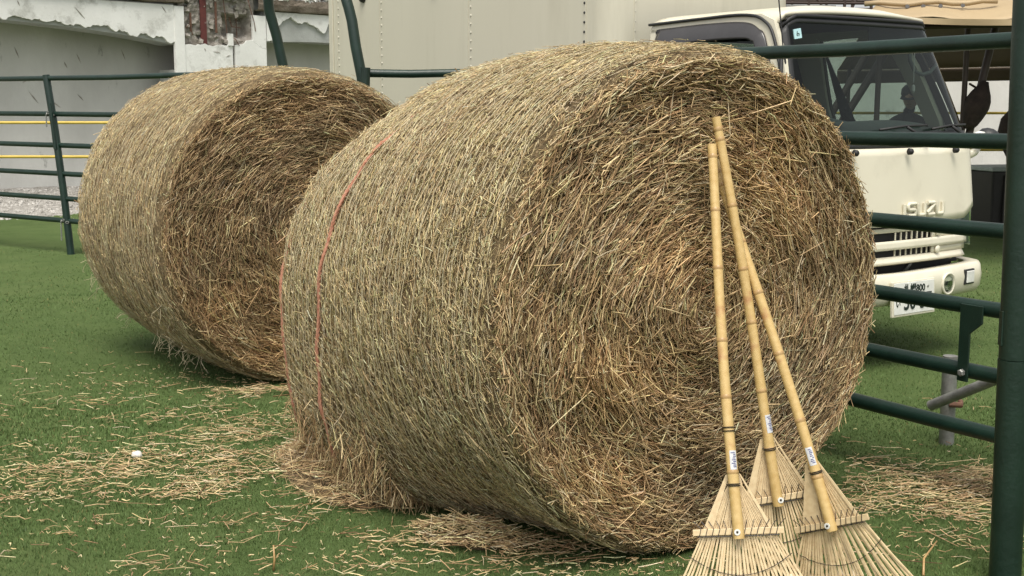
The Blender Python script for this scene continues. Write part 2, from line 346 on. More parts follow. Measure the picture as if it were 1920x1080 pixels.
# frayed net hanging off the rear bale
def frays(parent, side, spots, name='frayed_net'):
    nb = MB()
    for s0, p0, k in spots:
        for _ in range(k):
            s1 = s0+rng.normal(0, .05); p1 = p0+rng.normal(0, .06); P = Vector(side(np.array([s1]), np.array([p1]), .006)[0].tolist())
            outv = Vector((math.cos(p1)*NX+math.sin(p1)*KZ).tolist()); q = [P]
            v = (outv*.9+Vector(rng.normal(0, .7, 3).tolist())).normalized()
            for i in range(4):
                q.append(q[-1]+v*rng.uniform(.012, .035)); v = (v+Vector(rng.normal(0, .5, 3).tolist())+Vector((0, 0, -.35))).normalized()
                if q[-1].z < .02: q[-1].z = .02
            nb.tube(q, .0011, 3, caps=False)
    nb.build(name, M['net'], parent, kind='stuff')
frays(bale2, side2, [(1.3, 3.55, 16), (1.1, 3.85, 12), (.55, 3.95, 20), (.35, 4.02, 18), (.2, 3.7, 8)])
frays(bale1, side1, [(1.1, 4.15, 26), (.9, 4.25, 30), (.7, 4.35, 24), (1.3, 4.0, 20)])

# orange ropes round the front bale
def rope(sfn, ofn, label):
    mb = MB(); ph = np.linspace(0, 2*PI, 260, endpoint=True); r = .0037
    base = side1(sfn(ph), ph, ofn(ph))
    for k in range(3):
        tw = 2*PI*k/3+ph*95
        rad = np.cos(ph)[:, None]*NX+np.sin(ph)[:, None]*KZ
        pp = base+r*(np.cos(tw)[:, None]*rad+np.sin(tw)[:, None]*AX)
        mb.tube(pp.tolist(), .0048, 6, caps=False)
    o = mb.build('rope', M['rope'], None, smooth=True); o.location = bale1.location
    tag(o, label, 'rope', 'orange ropes tied round the front bale')
rope(lambda p: 1.02+.10*np.clip((p-3.0)/1.2, -.4, 1.2), lambda p: .0075+.003*np.sin(p*23)-.022*np.clip((2.45-p)/.25, 0, 1)-.022*np.clip((p-4.3)/.3, 0, 1), 'orange twisted rope round the middle of the front straw bale')
rope(lambda p: 1.405+.01*np.sin(p*3), lambda p: .003-.02*np.clip((np.abs(p-3.45)-.35)/.15, 0, 1), 'orange rope at the rear edge of the front bale, beside the other bale')

# ------------------------------------------------------------------ ground
def ground_sheet(name, pts, z, mat, label, sub=0):
    mb = MB(); mb.add([(x, y, z) for x, y in pts], [tuple(range(len(pts)))]); o = mb.build(name, mat); return tag(o, label, None, None, 'structure')
ground_sheet('ground', [(-250, -60), (250, -60), (250, 400), (-250, 400)], -.35, M['soil'], 'bare ground around the yard')
mb = MB(); mb.grid(lambda a, b: (-14+34*a, -3+27*b, .004*math.sin(a*41)*math.cos(b*33)-.004), 34, 27)
tag(mb.build('turf', M['turf'], smooth=True), 'short green artificial turf', None, None, 'structure')
# grass blades
def blades():
    P = []
    for (y0, y1, dens, hw) in ((3.2, 4.3, 14000, .5), (4.3, 5.6, 9000, .5), (5.6, 7.5, 3000, .5), (7.5, 9.0, 1500, .5), (9.0, 10.5, 700, .5), (10.5, 12.0, 250, .5)):
        w = y1*.46+.3; n = int((y1-y0)*2*w*dens); P.append(np.stack([rng.uniform(-w, w, n), rng.uniform(y0, y1, n)], 1))
    P = np.concatenate(P)
    keep = np.ones(len(P), bool)
    for bx, by in ((.584, 3.688), (-.998, 6.098)):
        d = P-np.array([bx, by]); s = d@AX[:2]; q = d@NX[:2]
        keep &= ~((s > .06) & (s < LB-.06) & (np.abs(q) < .25))
    P = P[keep]; n = len(P)
    far = np.clip((P[:, 1]-3.5)/5, 0, 1)
    h = rng.uniform(.004, .009, n)*(1+.3*far); w = rng.uniform(.0012, .0024, n)*(1+1.2*far); a = rng.uniform(0, 2*PI, n)
    lean = rng.normal(0, .7, (n, 2))*h[:, None]
    V = np.zeros((n, 3, 3), np.float32)
    V[:, 0, :2] = P-np.stack([np.cos(a), np.sin(a)], 1)*w[:, None]; V[:, 1, :2] = P+np.stack([np.cos(a), np.sin(a)], 1)*w[:, None]; V[:, 2, :2] = P+lean
    V[:, :2, 2] = -.006; V[:, 2, 2] = h
    me = bpy.data.meshes.new('grass'); me.vertices.add(3*n); me.vertices.foreach_set('co', V.reshape(-1))
    me.loops.add(3*n); me.loops.foreach_set('vertex_index', np.arange(3*n, dtype=np.int32)); me.polygons.add(n); me.polygons.foreach_set('loop_start', np.arange(n, dtype=np.int32)*3)
    ca = me.color_attributes.new('tint', 'FLOAT_COLOR', 'POINT')
    big = lump(P[:, 0]*.9, P[:, 1]*.9, 5)
    base = np.array([.096, .150, .048])*np.exp(rng.normal(0, .15, (n, 1)))*np.exp(.12*big)[:, None]*np.array([1, 1, 1])
    dry = rng.uniform(0, 1, n) < .035; base[dry] = np.array([.22, .20, .08])
    col = np.ones((n, 3, 4), np.float32); col[:, :, :3] = base[:, None, :]; ca.data.foreach_set('color', col.reshape(-1))
    me.update(calc_edges=True)
    tag(link('grass', me, M['grass']), 'short green turf blades over the yard', 'grass', None, 'stuff')
blades()

# scattered straw and heaps
def heap_h(P, blobs):
    z = np.zeros(len(P))
    for bx, by, sx, sy, rot, hh in blobs:
        d = P-np.array([bx, by]); c, s = math.cos(rot), math.sin(rot); u = d[:, 0]*c+d[:, 1]*s; v = -d[:, 0]*s+d[:, 1]*c
        z = np.maximum(z, hh*np.exp(-(u/sx)**2-(v/sy)**2))
    return z
def litter(name, blobs, n, label, lnr=(.012, .15), hug=1.0, w=(1.4, 2.4, 2.6, 1.2, .9, 1.1, .5), zoff=.009):
    i = rng.choice(len(blobs), n, p=np.array([b[6] for b in blobs])/sum(b[6] for b in blobs)); P = np.empty((n, 2))
    for k, (bx, by, sx, sy, rot, hh, wt) in enumerate(blobs):
        m = i == k; q = rng.normal(0, .62, (m.sum(), 2))*np.array([sx, sy]); c, s = math.cos(rot), math.sin(rot)
        P[m] = np.stack([bx+q[:, 0]*c-q[:, 1]*s, by+q[:, 0]*s+q[:, 1]*c], 1)
    clump = lump(P[:, 0]*2.6, P[:, 1]*4.2, 77)
    keep = (rng.uniform(0, 1, n) < np.clip(.45+.6*clump, .06, 1)) | (heap_h(P, [b[:6] for b in blobs]) > .015)
    P = P[keep]; n = len(P); z = heap_h(P, [b[:6] for b in blobs])
    a = np.where(rng.uniform(0, 1, n) < .45, rng.normal(.1, .4, n), rng.uniform(-PI/2, PI/2, n)); tilt = rng.normal(0, .10, n)+np.where(z > .02, rng.normal(0, .16, n), 0)
    D = np.stack([np.cos(a)*np.cos(tilt), np.sin(a)*np.cos(tilt), np.sin(tilt)], 1); ln = np.clip(rng.lognormal(math.log(.048), .55, n), *lnr)
    C = np.column_stack([P, z+zoff+rng.uniform(0, .010, n)+np.abs(np.sin(tilt))*ln*.4])
    o = strip_mesh(name, C, D, np.repeat(KZ[None], n, 0), ln, rng.uniform(.0018, .0046, n), tints(n, w), rng.normal(0, .005, n), M['straw'])
    return tag(o, label, 'straw')
litter('scattered_straw', [(-1.5, 4.5, .8, .34, .1, 0, 5), (-1.0, 4.35, .5, .4, .2, 0, 5), (-1.1, 5.2, .45, .35, 0, 0, 3), (-1.9, 5.4, .6, .5, 0, 0, 1.4), (-1.0, 3.75, .8, .4, 0, 0, 2.0),
        (-.1, 3.5, .6, .2, 0, 0, 1.2), (1.45, 4.3, .3, .5, 0, 0, 3), (1.5, 3.9, .4, .4, 0, 0, 1.4), (-1.9, 6.4, .7, .6, 0, 0, .35), (-1.0, 5.75, .4, .25, 0, 0, 4), (1.9, 5.2, .5, .6, 0, 0, .4), (.9, 3.5, .6, .25, 0, 0, .8)],
       5200, 'thin straw stalks scattered over the turf around the bales')
litter('straw_chaff', [(-1.4, 4.5, .9, .45, .1, 0, 5), (-1.0, 5.2, .6, .5, 0, 0, 3), (-1.8, 5.8, .8, .8, 0, 0, 2), (-.9, 3.8, .9, .4, 0, 0, 3), (1.5, 4.2, .4, .5, 0, 0, 2.5), (.2, 3.5, .7, .2, 0, 0, 1.5)], 7000,
       'fine straw chaff dusted over the turf near the bales', (.005, .016), w=(2.4, 2, 1.5, .8, .8, 1.4, .3), zoff=.006)
# straw torn loose from the low rear side of the front bale, hanging to the turf
def tufts(n):
    s = rng.uniform(.75, 1.42, n); phi = rng.normal(3.98, .13, n); P = side1(s, phi, rng.uniform(-.01, .05, n)); rad = np.cos(phi)[:, None]*NX+np.sin(phi)[:, None]*KZ
    D = -KZ[None]+rng.normal(0, .38, (n, 3))+rad*rng.uniform(-.1, .4, (n, 1)); P[:, 2] = np.maximum(P[:, 2], .04)
    strip_mesh('hanging_straw', P, D, rad, rng.uniform(.03, .14, n), rng.uniform(.0018, .004, n), tints(n, WF), rng.normal(0, .008, n), M['straw'], bale1)
tufts(1500)
def heap(name, blobs, n, label, lnr=(.03, .17)):
    root = empty(name, (0, 0, 0), 0, label, 'straw heap')
    b6 = [b[:6] for b in blobs]; xs = [b[0] for b in blobs]; ys = [b[1] for b in blobs]; R = max(max(b[2], b[3]) for b in blobs)*1.6
    x0, x1, y0, y1 = min(xs)-R, max(xs)+R, min(ys)-R, max(ys)+R; nx, ny = 40, 30
    G = np.array([(x0+(x1-x0)*i/nx, y0+(y1-y0)*j/ny) for i in range(nx+1) for j in range(ny+1)]); z = heap_h(G, b6)*(.8+.25*lump(G[:, 0]*9, G[:, 1]*9, 3))-.022
    f = [(i*(ny+1)+j, (i+1)*(ny+1)+j, (i+1)*(ny+1)+j+1, i*(ny+1)+j+1) for i in range(nx) for j in range(ny) if z[i*(ny+1)+j] > -.020]
    mb = MB(); mb.add(np.column_stack([G, z]).tolist(), f); mb.build('straw_mat', M['straw_core'], root, smooth=True)
    o = litter('loose_straw', blobs, n, None, lnr, zoff=.004); del o['category']; o.parent = root
heap('straw_heap', [(-.66, 4.44, .12, .28, .5, .17, 3), (-.50, 4.17, .15, .11, .2, .06, 1.2), (-.76, 4.5, .10, .26, .5, .02, .9)], 2700, 'fallen straw heaped against the lower left of the front bale')
heap('straw_heap', [(-.14, 3.76, .18, .06, -.25, .06, 2), (-.10, 3.67, .26, .06, -.15, .02, 1.8), (.06, 3.66, .22, .05, 0, .015, .8)], 1000, 'low brown straw heap on the turf under the middle of the front bale')
heap('straw_heap', [(1.70, 4.32, .22, .17, .1, .016, 3), (1.42, 4.18, .26, .15, .2, .008, 1.5)], 1100, 'flat straw heap beside the green post on the right', (.04, .22))
heap('straw_heap', [(-.98, 5.80, .30, .10, .1, .02, 2)], 700, 'thin band of fallen straw between the two bales')

# pale stone and upright twigs
def rock(name, c, s, mat, label, cat, seed=0):
    bm = bmesh.new(); bmesh.ops.create_icosphere(bm, subdivisions=3, radius=1)
    for v in bm.verts:
        k = 1+.22*mnoise.noise(v.co*1.4+Vector((seed, 0, 0))); v.co = Vector((v.co.x*s[0]*k, v.co.y*s[1]*k, v.co.z*s[2]*k))
    me = bpy.data.meshes.new(name); bm.to_mesh(me); bm.free(); o = link(name, me, mat, None, True); o.location = c
    return tag(o, label, cat)
rock('stone', (-1.47, 4.66, .022), (.022, .018, .014), M['stone'], 'small pale rounded stone lying among straw on the left turf', 'stone', 3)
def twig(pts, label, r=.004):
    mb = MB(); mb.tube(pts, [r, r*.9, r*.6], 6)
    o = mb.build('twig', M['bamboo_node'], None, True); tag(o, label, 'twig')
twig([(-.712, 3.50, 0), (-.708, 3.50, .035), (-.712, 3.51, .075)], 'short brown twig sticking up from the turf at lower left')
twig([(1.215, 3.46, .0), (1.235, 3.52, .03), (1.30, 3.60, .055)], 'curved pale twig lying on turf at lower right by rakes')

# ------------------------------------------------------------------ fence panels
ZR = [1.586, 1.256, .958, .69, .465, .26]
def panel(p0, p1, label, zr=ZR, posts=(0, 1), lean=0.0, r=.027, top=None, mat='green_paint', rails=None, gname='green steel fence panels round the yard'):
    p0, p1 = Vector((*p0, 0)), Vector((*p1, 0)); d = (p1-p0); L = d.length
    root = empty('fence_panel', p0, math.atan2(d.y, d.x), label, 'fence panel', gname)
    for z in zr:
        mb = MB(); mb.tube([(0, 0, z), (L*.33, 0, z-.004), (L*.66, 0, z+.003), (L, 0, z)], r, 14); mb.build('rail', M[mat], root, autosmooth=50)
    for t in posts:
        mb = MB(); zt = zr[0]; x = L*t
        mb.tube([(x, 0, -.01), (x-lean*.5*zt, 0, zt*.5), (x-lean*zt, 0, zt+.02)], r*1.04, 14); mb.build('post', M[mat], root, autosmooth=50)
    return root
fp = panel((1.69, 4.008), (.30, 6.19), 'dark green tube fence panel between the thick post and the front bale', posts=(.006, .99))
# joining bracket plates on that panel
d = Vector((-.537, .843, 0)); 
mb = MB(); mb.prism([(-.035, .70), (.055, .70), (.055, .43), (.012, .43), (.012, .60), (-.035, .64)], .008, Matrix(((1, 0, 0, 0), (0, 0, -1, 0), (0, 1, 0, 0), (0, 0, 0, 1))))
o = mb.build('bracket', M['green_paint_old'], fp, bevel=.002); o.location = (.160, .036, 0)
mb = MB(); mb.lathe([(.013, 0), (.013, .010), (.009, .014)], (0, 0, 0), 6, rot_to((0, 1, 0)))
o = mb.build('bolt', M['galv'], fp); o.location = (.19, .040, .462)
panel((1.70, 4.02), (3.2, 2.3), 'green fence panel continuing past the thick post at the right edge', posts=(0.02, 1))
panel((-.97, 8.10), (-.05, 8.22), 'green fence panel in front of the truck box, between the bales', posts=(1,))
panel((-.03, 8.20), (.27, 6.24), 'green fence panel hidden behind the front bale, closing the pen', posts=())
panel((-7.0, 13.40), (-4.262, 11.548), 'left green fence panel in front of the grey wall, at the picture edge', zr=[1.632, 1.303, 1.014, .75, .518, .31], posts=(0,), r=.024)
fl = panel((-4.262, 11.548), (-2.2, 10.16), 'green fence panel running behind the rear bale, with a leaning post', zr=[1.632, 1.303, 1.014, .75, .518, .31], posts=(), r=.024)
mb = MB(); mb.tube([(.145, -.01, -.01), (.09, -.012, .55), (.01, -.012, 1.15), (-.085, -.01, 1.66)], .034, 14); mb.build('post', M['green_paint'], fl, autosmooth=50)
mb = MB(); mb.tube([(.045, -.045, .98), (.0, -.045, 1.40)], .018, 10); mb.build('latch_bar', M['green_paint'], fl, autosmooth=50)
for z, x in ((1.303, -.03), (.31, .105)):    # chain loops tying the panels
    mb = MB()
    for k in range(9):
        a = 2*PI*k/9; c = Vector((x+.055*math.cos(a), .055*math.sin(a)-.0, z+.012*math.sin(3*a)))
        mb.tube([c+Vector((.017*math.cos(b)*(-math.sin(a)), .017*math.cos(b)*math.cos(a), .010*math.sin(b))) for b in np.linspace(0, 2*PI, 7)], .004, 5, caps=False)
    for k in range(5 if z > 1 else 8):
        c = Vector((x-.06, -.03, z-.02-.022*k)); mb.tube([c+Vector((.008*math.cos(b), 0, .014*math.sin(b))) for b in np.linspace(0, 2*PI, 7)], .0035, 5, caps=False)
    mb.build('chain', M['galv'], fl)
# thick post
tp = empty('steel_post', (1.440, 3.42, 0), 0, 'thick dark green steel post at the right edge of the picture', 'post')
mb = MB(); mb.tube([(0, 0, -.02), (-.012, 0, .66)], .0445, 28); mb.build('sleeve', M['green_paint_old'], tp, autosmooth=50)
mb = MB(); mb.tube([(-.012, 0, .662), (-.022, 0, 1.2), (-.036, 0, 1.95)], .0425, 28); mb.build('tube', M['green_paint_old'], tp, autosmooth=50)
mb = MB(); mb.box(-.058, -.044, -.012, .012, .70, .80); mb.build('latch_lug', M['green_paint_old'], tp, bevel=.002)
mb = MB()
for k in range(5): 
    c = Vector((.052, .01, .30+.022*k)); mb.tube([c+Vector((.009*math.cos(b), .006*math.sin(b+k), .015*math.sin(b))) for b in np.linspace(0, 2*PI, 9)], .004, 6, caps=False)
mb.build('chain', M['galv'], tp)
# bow gate frame
bw = empty('gate_frame', (-.98, 8.08, 0), 0, 'tall green bowed gate frame rising behind the rear bale, by the truck box', 'gate frame')
mb = MB(); mb.tube([(.03, 0, 0), (.025, 0, 1.2), (.005, 0, 1.56), (-.03, 0, 1.75), (-.055, .02, 1.92), (-.075, .03, 2.0), (-.12, .05, 2.15), (-.20, .15, 2.34), (-.34, .28, 2.40)], .035, 14); mb.build('post', M['green_paint'], bw, autosmooth=60)
mb = MB(); mb.tube([(-.55, .55, 0), (-.565, .55, 1.2), (-.60, .55, 1.62), (-.645, .54, 1.86), (-.685, .52, 2.02), (-.69, .50, 2.15), (-.62, .44, 2.33), (-.50, .38, 2.40), (-.34, .28, 2.401)], .035, 14); mb.build('post', M['green_paint'], bw, autosmooth=60)
mb = MB(); mb.tube([(.03, -.03, 1.50), (.035, -.03, 1.62)], .03, 12); mb.build('hinge', M['green_paint_old'], bw, autosmooth=60)
# steel stake with brace
st = empty('ground_stake', (1.79, 4.908, 0), 0, 'short grey steel stake with a slanted brace pipe behind the fence rails', 'stake')
mb = MB(); mb.tube([(0, 0, -.05), (-.002, 0, .365)], .030, 16); mb.build('stake', M['galv'], st, autosmooth=50)
mb = MB(); mb.tube([(-.10, -.075, .175), (.16, -.42, .42)], .021, 12); mb.build('brace', M['galv'], st, autosmooth=50)
mb = MB(); mb.tube([(-.01, -.035, .17), (.035, -.045, .17), (.045, -.01, .175)], .012, 8); mb.build('clamp', M['rust'], st)

# yellow pipe barriers in front of the walls
def barrier(x0, x1, y, zs, label, posts):
    root = empty('pipe_barrier', (x0, y, 0), 0, label, 'barrier', 'yellow pipe barriers along the walls')
    for z in zs: mb = MB(); mb.tube([(0, 0, z), (x1-x0, 0, z)], .017, 10); mb.build('rail', M['yellow'], root, autosmooth=50)
    for x in posts: mb = MB(); mb.tube([(x-x0, 0, -.05), (x-x0, 0, zs[0]+.03)], .022, 10); mb.build('post', M['yellow'], root, autosmooth=50)
barrier(-9, -3.4, 14, (1.191, .807), 'yellow pipe barrier with two rails behind the left green fence', (-8.6, -3.6))
barrier(2.6, 9, 15, (1.293, .85), 'yellow pipe barrier beyond the truck, in front of the pale wall', (2.8, 8.0))

# ------------------------------------------------------------------ rakes
def rake(top, tip, yaw, label, seed, ring_s, head_s, lab_s, half=.102, fan=.195, extra_tie=None):
    r = np.random.default_rng(seed); top, tip = Vector(top), Vector(tip)
    ln = (top-tip).length; root = empty('bamboo_rake', tip, 0, label, 'rake', 'bamboo rakes leaning on the front bale')
    d = (top-tip).normalized()                      # up the handle
    w = d.cross(Vector((-.25, -1, .15))).normalized(); w = -w if w.x < 0 else w
    w = Matrix.Rotation(yaw, 3, d) @ w; nrm = w.cross(d).normalized(); nrm = -nrm if nrm.y > 0 else nrm
    R = Matrix((w, d, nrm)).transposed().to_4x4()
    root.matrix_world = Matrix.Translation(tip) @ R  # local x across, y up the handle, z towards the viewer
    hr = .0150
    # handle cane between head end and top, segments with nodes
    ys = [head_s-.02]; 
    while ys[-1] < ln-.05: ys.append(ys[-1]+r.uniform(.15, .21))
    ys[-1] = ln
    def cz(y): return .030+.007*math.sin((y-head_s)*3.1+seed)
    def cx(y): return .006*math.sin(y*4.0+seed*2)
    pts, rad = [], []
    for i in range(len(ys)-1):
        for t in np.linspace(.06, .94, 6):
            y = ys[i]+(ys[i+1]-ys[i])*t; pts.append((cx(y), y, cz(y))); k = 1.06-.2*y/ln; rad.append(hr*k*(1+.05*(abs(t-.5)*2)**4))
    pts.insert(0, (cx(ys[0]), ys[0], cz(ys[0]))); rad.insert(0, rad[0]*.97)
    pts.append((cx(ln), ln, cz(ln))); rad.append(rad[-1])
    mb = MB(); mb.tube(pts, rad, 16); mb.build('handle', M['bamboo'], root, autosmooth=45)
    for y in ys[1:-1]+[ln-.035]:
        k = hr*(1.06-.2*y/ln); mb = MB()
        mb.tube([(cx(y), y-.006, cz(y)), (cx(y), y-.0015, cz(y)), (cx(y), y+.0015, cz(y)), (cx(y), y+.006, cz(y))], [k*1.04, k*1.13, k*1.13, k*1.03], 16); mb.build('node', M['bamboo_node'], root, autosmooth=45)
    # tines
    nt = 31
    for i in range(nt):
        q = (i-(nt-1)/2)/((nt-1)/2); q += r.normal(0, .008)
        x0 = .016*q; x1 = half*.93*q; x2 = fan*q; x3 = fan*1.03*q
        z = .012+.002*(i % 2)
        wide = r.uniform(.0032, .0040)
        if seed == 3 and q < -.35 or seed != 3 and q < -.25: w1 = .0034
        else: w1 = .0026
        secs = [(x0, ring_s+.03, z, .0008), (x0*1.2, ring_s, z, .0010), (x1, head_s, z-.002, w1), (x1+(x2-x1)*.55, head_s*.52, z+.004*r.normal(), wide), (x2, .035, z+.006, wide*.9), (x3, .004, z+.030, wide*.8)]
        mb = MB(); V = []
        for (x, y, zz, ww) in secs: V += [(x-ww, y, zz), (x+ww, y, zz), (x+ww*.8, y, zz+.004), (x-ww*.8, y, zz+.004)]
        F = [(0, 1, 2, 3), (20, 23, 22, 21)]
        for k in range(5):
            for j in range(4): F.append((k*4+j, (k+1)*4+j, (k+1)*4+(j+1) % 4, k*4+(j+1) % 4))
        mb.add(V, F); mb.build('tine', M['bamboo_slat'], root)
    # broad slats at the throat
    for sgn in (-1, 1):
        wd = .020
        mb = MB(); mb.prism([(sgn*.012, ring_s+.035), (sgn*(.024 if sgn < 0 else .018), ring_s+.03), (sgn*(half+.002), head_s-.012), (sgn*(half-(.026 if sgn < 0 else .010)), head_s-.012)], .003, Matrix.Translation((0, 0, .0165))); mb.build('side_slat', M['bamboo_slat'], root)
    if seed == 3:
        mb = MB(); mb.prism([(-.006, ring_s+.02), (-.028, ring_s+.005), (-half*.86, head_s-.005), (-half*.30, head_s-.005)], .0025, Matrix.Translation((0, 0, .0172))); mb.build('face_slat', M['bamboo_slat'], root)
    # cross bar with lacing
    mb = MB(); mb.box(-half-.022, half+.022, head_s-.010, head_s+.008, .019, .026); mb.build('cross_bar', M['bamboo_slat'], root, bevel=.0015)
    for i in range(13):
        x = -half*1.02+2.04*half*i/12; mb = MB()
        mb.tube([(x-.003, head_s-.013, .015), (x-.002, head_s-.011, .0275), (x+.004, head_s+.009, .0275), (x+.004+.02*x/half, head_s+.03, .021)], .0011, 5); mb.build('lacing', M['wire'], root)
    mb = MB(); mb.tube([(-half-.01, head_s-.0125, .027), (0, head_s-.0135, .028), (half+.01, head_s-.0125, .027)], .0012, 5); mb.build('lacing_wire', M['wire'], root)
    # curved tie wire across the tines
    mb = MB(); mb.tube([(t*(half+(fan-half)*.40), head_s*.66-.055*(1-t*t)+.012, .021+.003*math.sin(t*40)) for t in np.linspace(-1, 1, 25)], .0011, 5); mb.build('tie_wire', M['wire'], root)
    # ring, extra tie, rivet and washer, label
    for y in [ring_s]+([extra_tie] if extra_tie else []):
        mb = MB(); k = hr*1.12
        for dy in (0, .0045) if y == ring_s else (-.005, .005):
            mb.tube([(cx(y)+k*math.cos(a), y+dy, cz(y)+k*math.sin(a)) for a in np.linspace(0, 2*PI, 17)], .0016, 5, caps=False)
        if y == ring_s: mb.tube([(-.030, y+.006, .016), (-.016, y+.003, .02)], .0014, 5)
        mb.build('binding', M['wire'], root)
    hz = cz(head_s)+hr
    mb = MB(); mb.lathe([(.0085, 0), (.0085, .003), (.0035, .003), (.0035, .001)], (0, head_s-.002, hz-.001), 14); mb.build('washer', M['white'], root)
    mb = MB(); mb.lathe([(.003, 0), (.0025, .004)], (0, head_s-.002, hz+.0), 8); mb.build('rivet', M['wire'], root)
    k = hr*(1.09-.2*lab_s/ln)+.0006
    mb = MB(); mb.grid(lambda a, b: (cx(lab_s)+k*math.cos(PI*(.16+.40*a)), lab_s+.026*(b-.5)*2, cz(lab_s)+k*math.sin(PI*(.16+.40*a))), 8, 2); lab = mb.build('label', M['labelwhite'], root, smooth=True)
    k += .0004; mb = MB()
    for j in range(9):
        a0 = .20+.03*(j % 3); a1 = a0+r.uniform(.10, .24); y = lab_s-.020+.0048*j
        mb.grid(lambda a, b: (cx(lab_s)+k*math.cos(PI*(a0+(a1-a0)*a)), y+.0028*b, cz(lab_s)+k*math.sin(PI*(a0+(a1-a0)*a))), 4, 1)
    mb.build('print', M['labelprint'], lab)
    return root
rake((.578, 3.585, 1.254), (.636, 3.187, 0), 0.0, 'leftmost bamboo rake leaning on the bale, shortest handle, dark tie halfway down', 1, .345, .222, .415, extra_tie=.50)
rake((.589, 3.60, 1.336), (.809, 3.395, 0), .25, 'middle bamboo rake with the tallest handle, its head behind the other two', 2, .40, .257, .475)
rake((.617, 3.63, 1.215), (.973, 3.278, 0), -.45, 'rightmost bamboo rake, handle tilted most to the left against the bale', 3, .37, .225, .42, half=.095, fan=.195)

# ------------------------------------------------------------------ damaged white wall on the left
WE = Vector((.676, .737, 0)).normalized(); WO = Vector((-4.88, 18.0, 0)); WI = Vector((-WE.y, WE.x, 0))
wall = empty('damaged_wall', WO, math.atan2(WE.y, WE.x), 'crumbling white plastered wall with shallow arches behind the left bale', 'wall')
# local: x along the wall, y into the wall, z up
def jag(x, amp, seed): return amp*(mnoise.noise(Vector((x*2.2, seed, 0)))*.6+mnoise.noise(Vector((x*7, seed, 3)))*.5+mnoise.noise(Vector((x*19, seed, 5)))*.3)
def strip_wall(name, x0, x1, zlo, zhi, y0, y1, mat, step=.05, bevel=0):
    xs = np.linspace(x0, x1, max(2, int((x1-x0)/step)+1)); v = []; f = []
    for x in xs:
        a, b = zlo(float(x)), zhi(float(x)); v += [(x, y0, a), (x, y0, b), (x, y1, b), (x, y1, a)]
    for i in range(len(xs)-1):
        for j in range(4): f.append((i*4+j, (i+1)*4+j, (i+1)*4+(j+1) % 4, i*4+(j+1) % 4))
    f += [(0, 1, 2, 3), tuple((len(xs)-1)*4+j for j in (3, 2, 1, 0))]
    mb = MB(); mb.add([tuple(map(float, q)) for q in v], f); return mb.build(name, mat, wall)
def arch1(x): return 2.255+.30*(1-math.exp(x*.55))          # springs at x=0, rises to the left
def arch2(x): return 2.345+.04*math.sin((x-1.6)*1.5)
TOPZ = 2.83
c = lambda z: (lambda x: z)
strip_wall('arch_slab', -7.5, 0.02, arch1, c(TOPZ), .0, .42, M['concrete'])
strip_wall('arch_slab', 1.60, 7.5, arch2, c(TOPZ), .0, .42, M['concrete'])
strip_wall('pier', .021, 1.599, c(-.4), c(1.9), 0, .42, M['concrete'])
strip_wall('recess_wall', -7.5, 7.5, c(-.4), c(TOPZ), .70, .85, M['graywall'], step=5)
strip_wall('upper_wall', -7.5, 7.5, c(TOPZ), c(3.9), .05, .86, M['concrete'], step=5)
def pl1(x): return arch1(x)+.045+max(-.045, jag(x, .13, 1.0))
strip_wall('plaster', -7.5, 0.0, pl1, lambda x: TOPZ-.02+.0*x, -.045, -.002, M['plaster'], step=.025)
def pl2(x):
    h = 2.42+.30*math.exp(-((x-2.02)/.25)**2)+.20*math.exp(-((x-2.45)/.3)**2)+.27*(1/(1+math.exp(-(x-2.78)*40)))
    if x < 1.75: h = 2.36
    return h+jag(x, .09, 4)
strip_wall('plaster', 1.62, 7.5, pl2, c(TOPZ-.02), -.045, -.002, M['plaster'], step=.02)
# the pier: plaster left round the broken middle
def pbot(x): return 2.27+.10*math.exp(-((x-1.32)/.13)**2)+jag(x, .06, 8)
strip_wall('plaster', .16, .985, c(-.4), lambda x: 2.27+jag(x, .05, 8), -.045, -.002, M['plaster'], step=.02)
strip_wall('plaster', 1.03, 1.60, c(-.4), pbot, -.045, -.002, M['plaster'], step=.02)
strip_wall('plaster', .0, .155, c(-.4), c(2.80), -.06, -.003, M['plaster'], step=.03)
strip_wall('plaster', 1.36, 1.60, lambda x: pbot(x)+.004, c(2.74), -.044, -.0025, M['plaster'], step=.02)
strip_wall('plaster_edge', .90, .984, lambda x: 2.271, lambda x: 2.44+jag(x, .06, 2), -.07, -.02, M['plaster'], step=.02)
# broken masonry core of the pier, with the hollow
def core(a, b):
    x = .10+1.32*a; z = 1.9+1.25*b
    d = .02+.04*mnoise.noise(Vector((x*6, z*6, 0)))+.03*mnoise.noise(Vector((x*17, z*17, 2)))
    h = max(0, min(1, (x-.85)/.08))*max(0, min(1, (1.36-x)/.04))*max(0, min(1, (z-2.36)/.10))*max(0, min(1, (2.74-z)/.05))
    return (x, d+.24*h, z)
mb = MB(); mb.grid(core, 70, 66); mb.build('broken_core', M['rubble'], wall)
mb = MB()
for k in range(70):
    x, z = rng.uniform(.16, 1.36), rng.uniform(2.30, 2.98)
    if .88 < x < 1.34 and 2.42 < z < 2.72: continue
    s = rng.uniform(.012, .045); q = Matrix.Rotation(rng.uniform(0, 3), 4, Vector(rng.normal(0, 1, 3).tolist()).normalized())
    v = [q @ Vector((sx*s*rng.uniform(.6, 1.4), sy*s*.7, sz*s*rng.uniform(.4, 1))) + Vector((x, .0, z)) for sz in (-1, 1) for sy in (-1, 1) for sx in (-1, 1)]
    mb.add(v, [(0,2,3,1), (4,5,7,6), (0,1,5,4), (2,6,7,3), (0,4,6,2), (1,3,7,5)])
mb.build('masonry_chunk', M['rubble'], wall, kind='stuff')
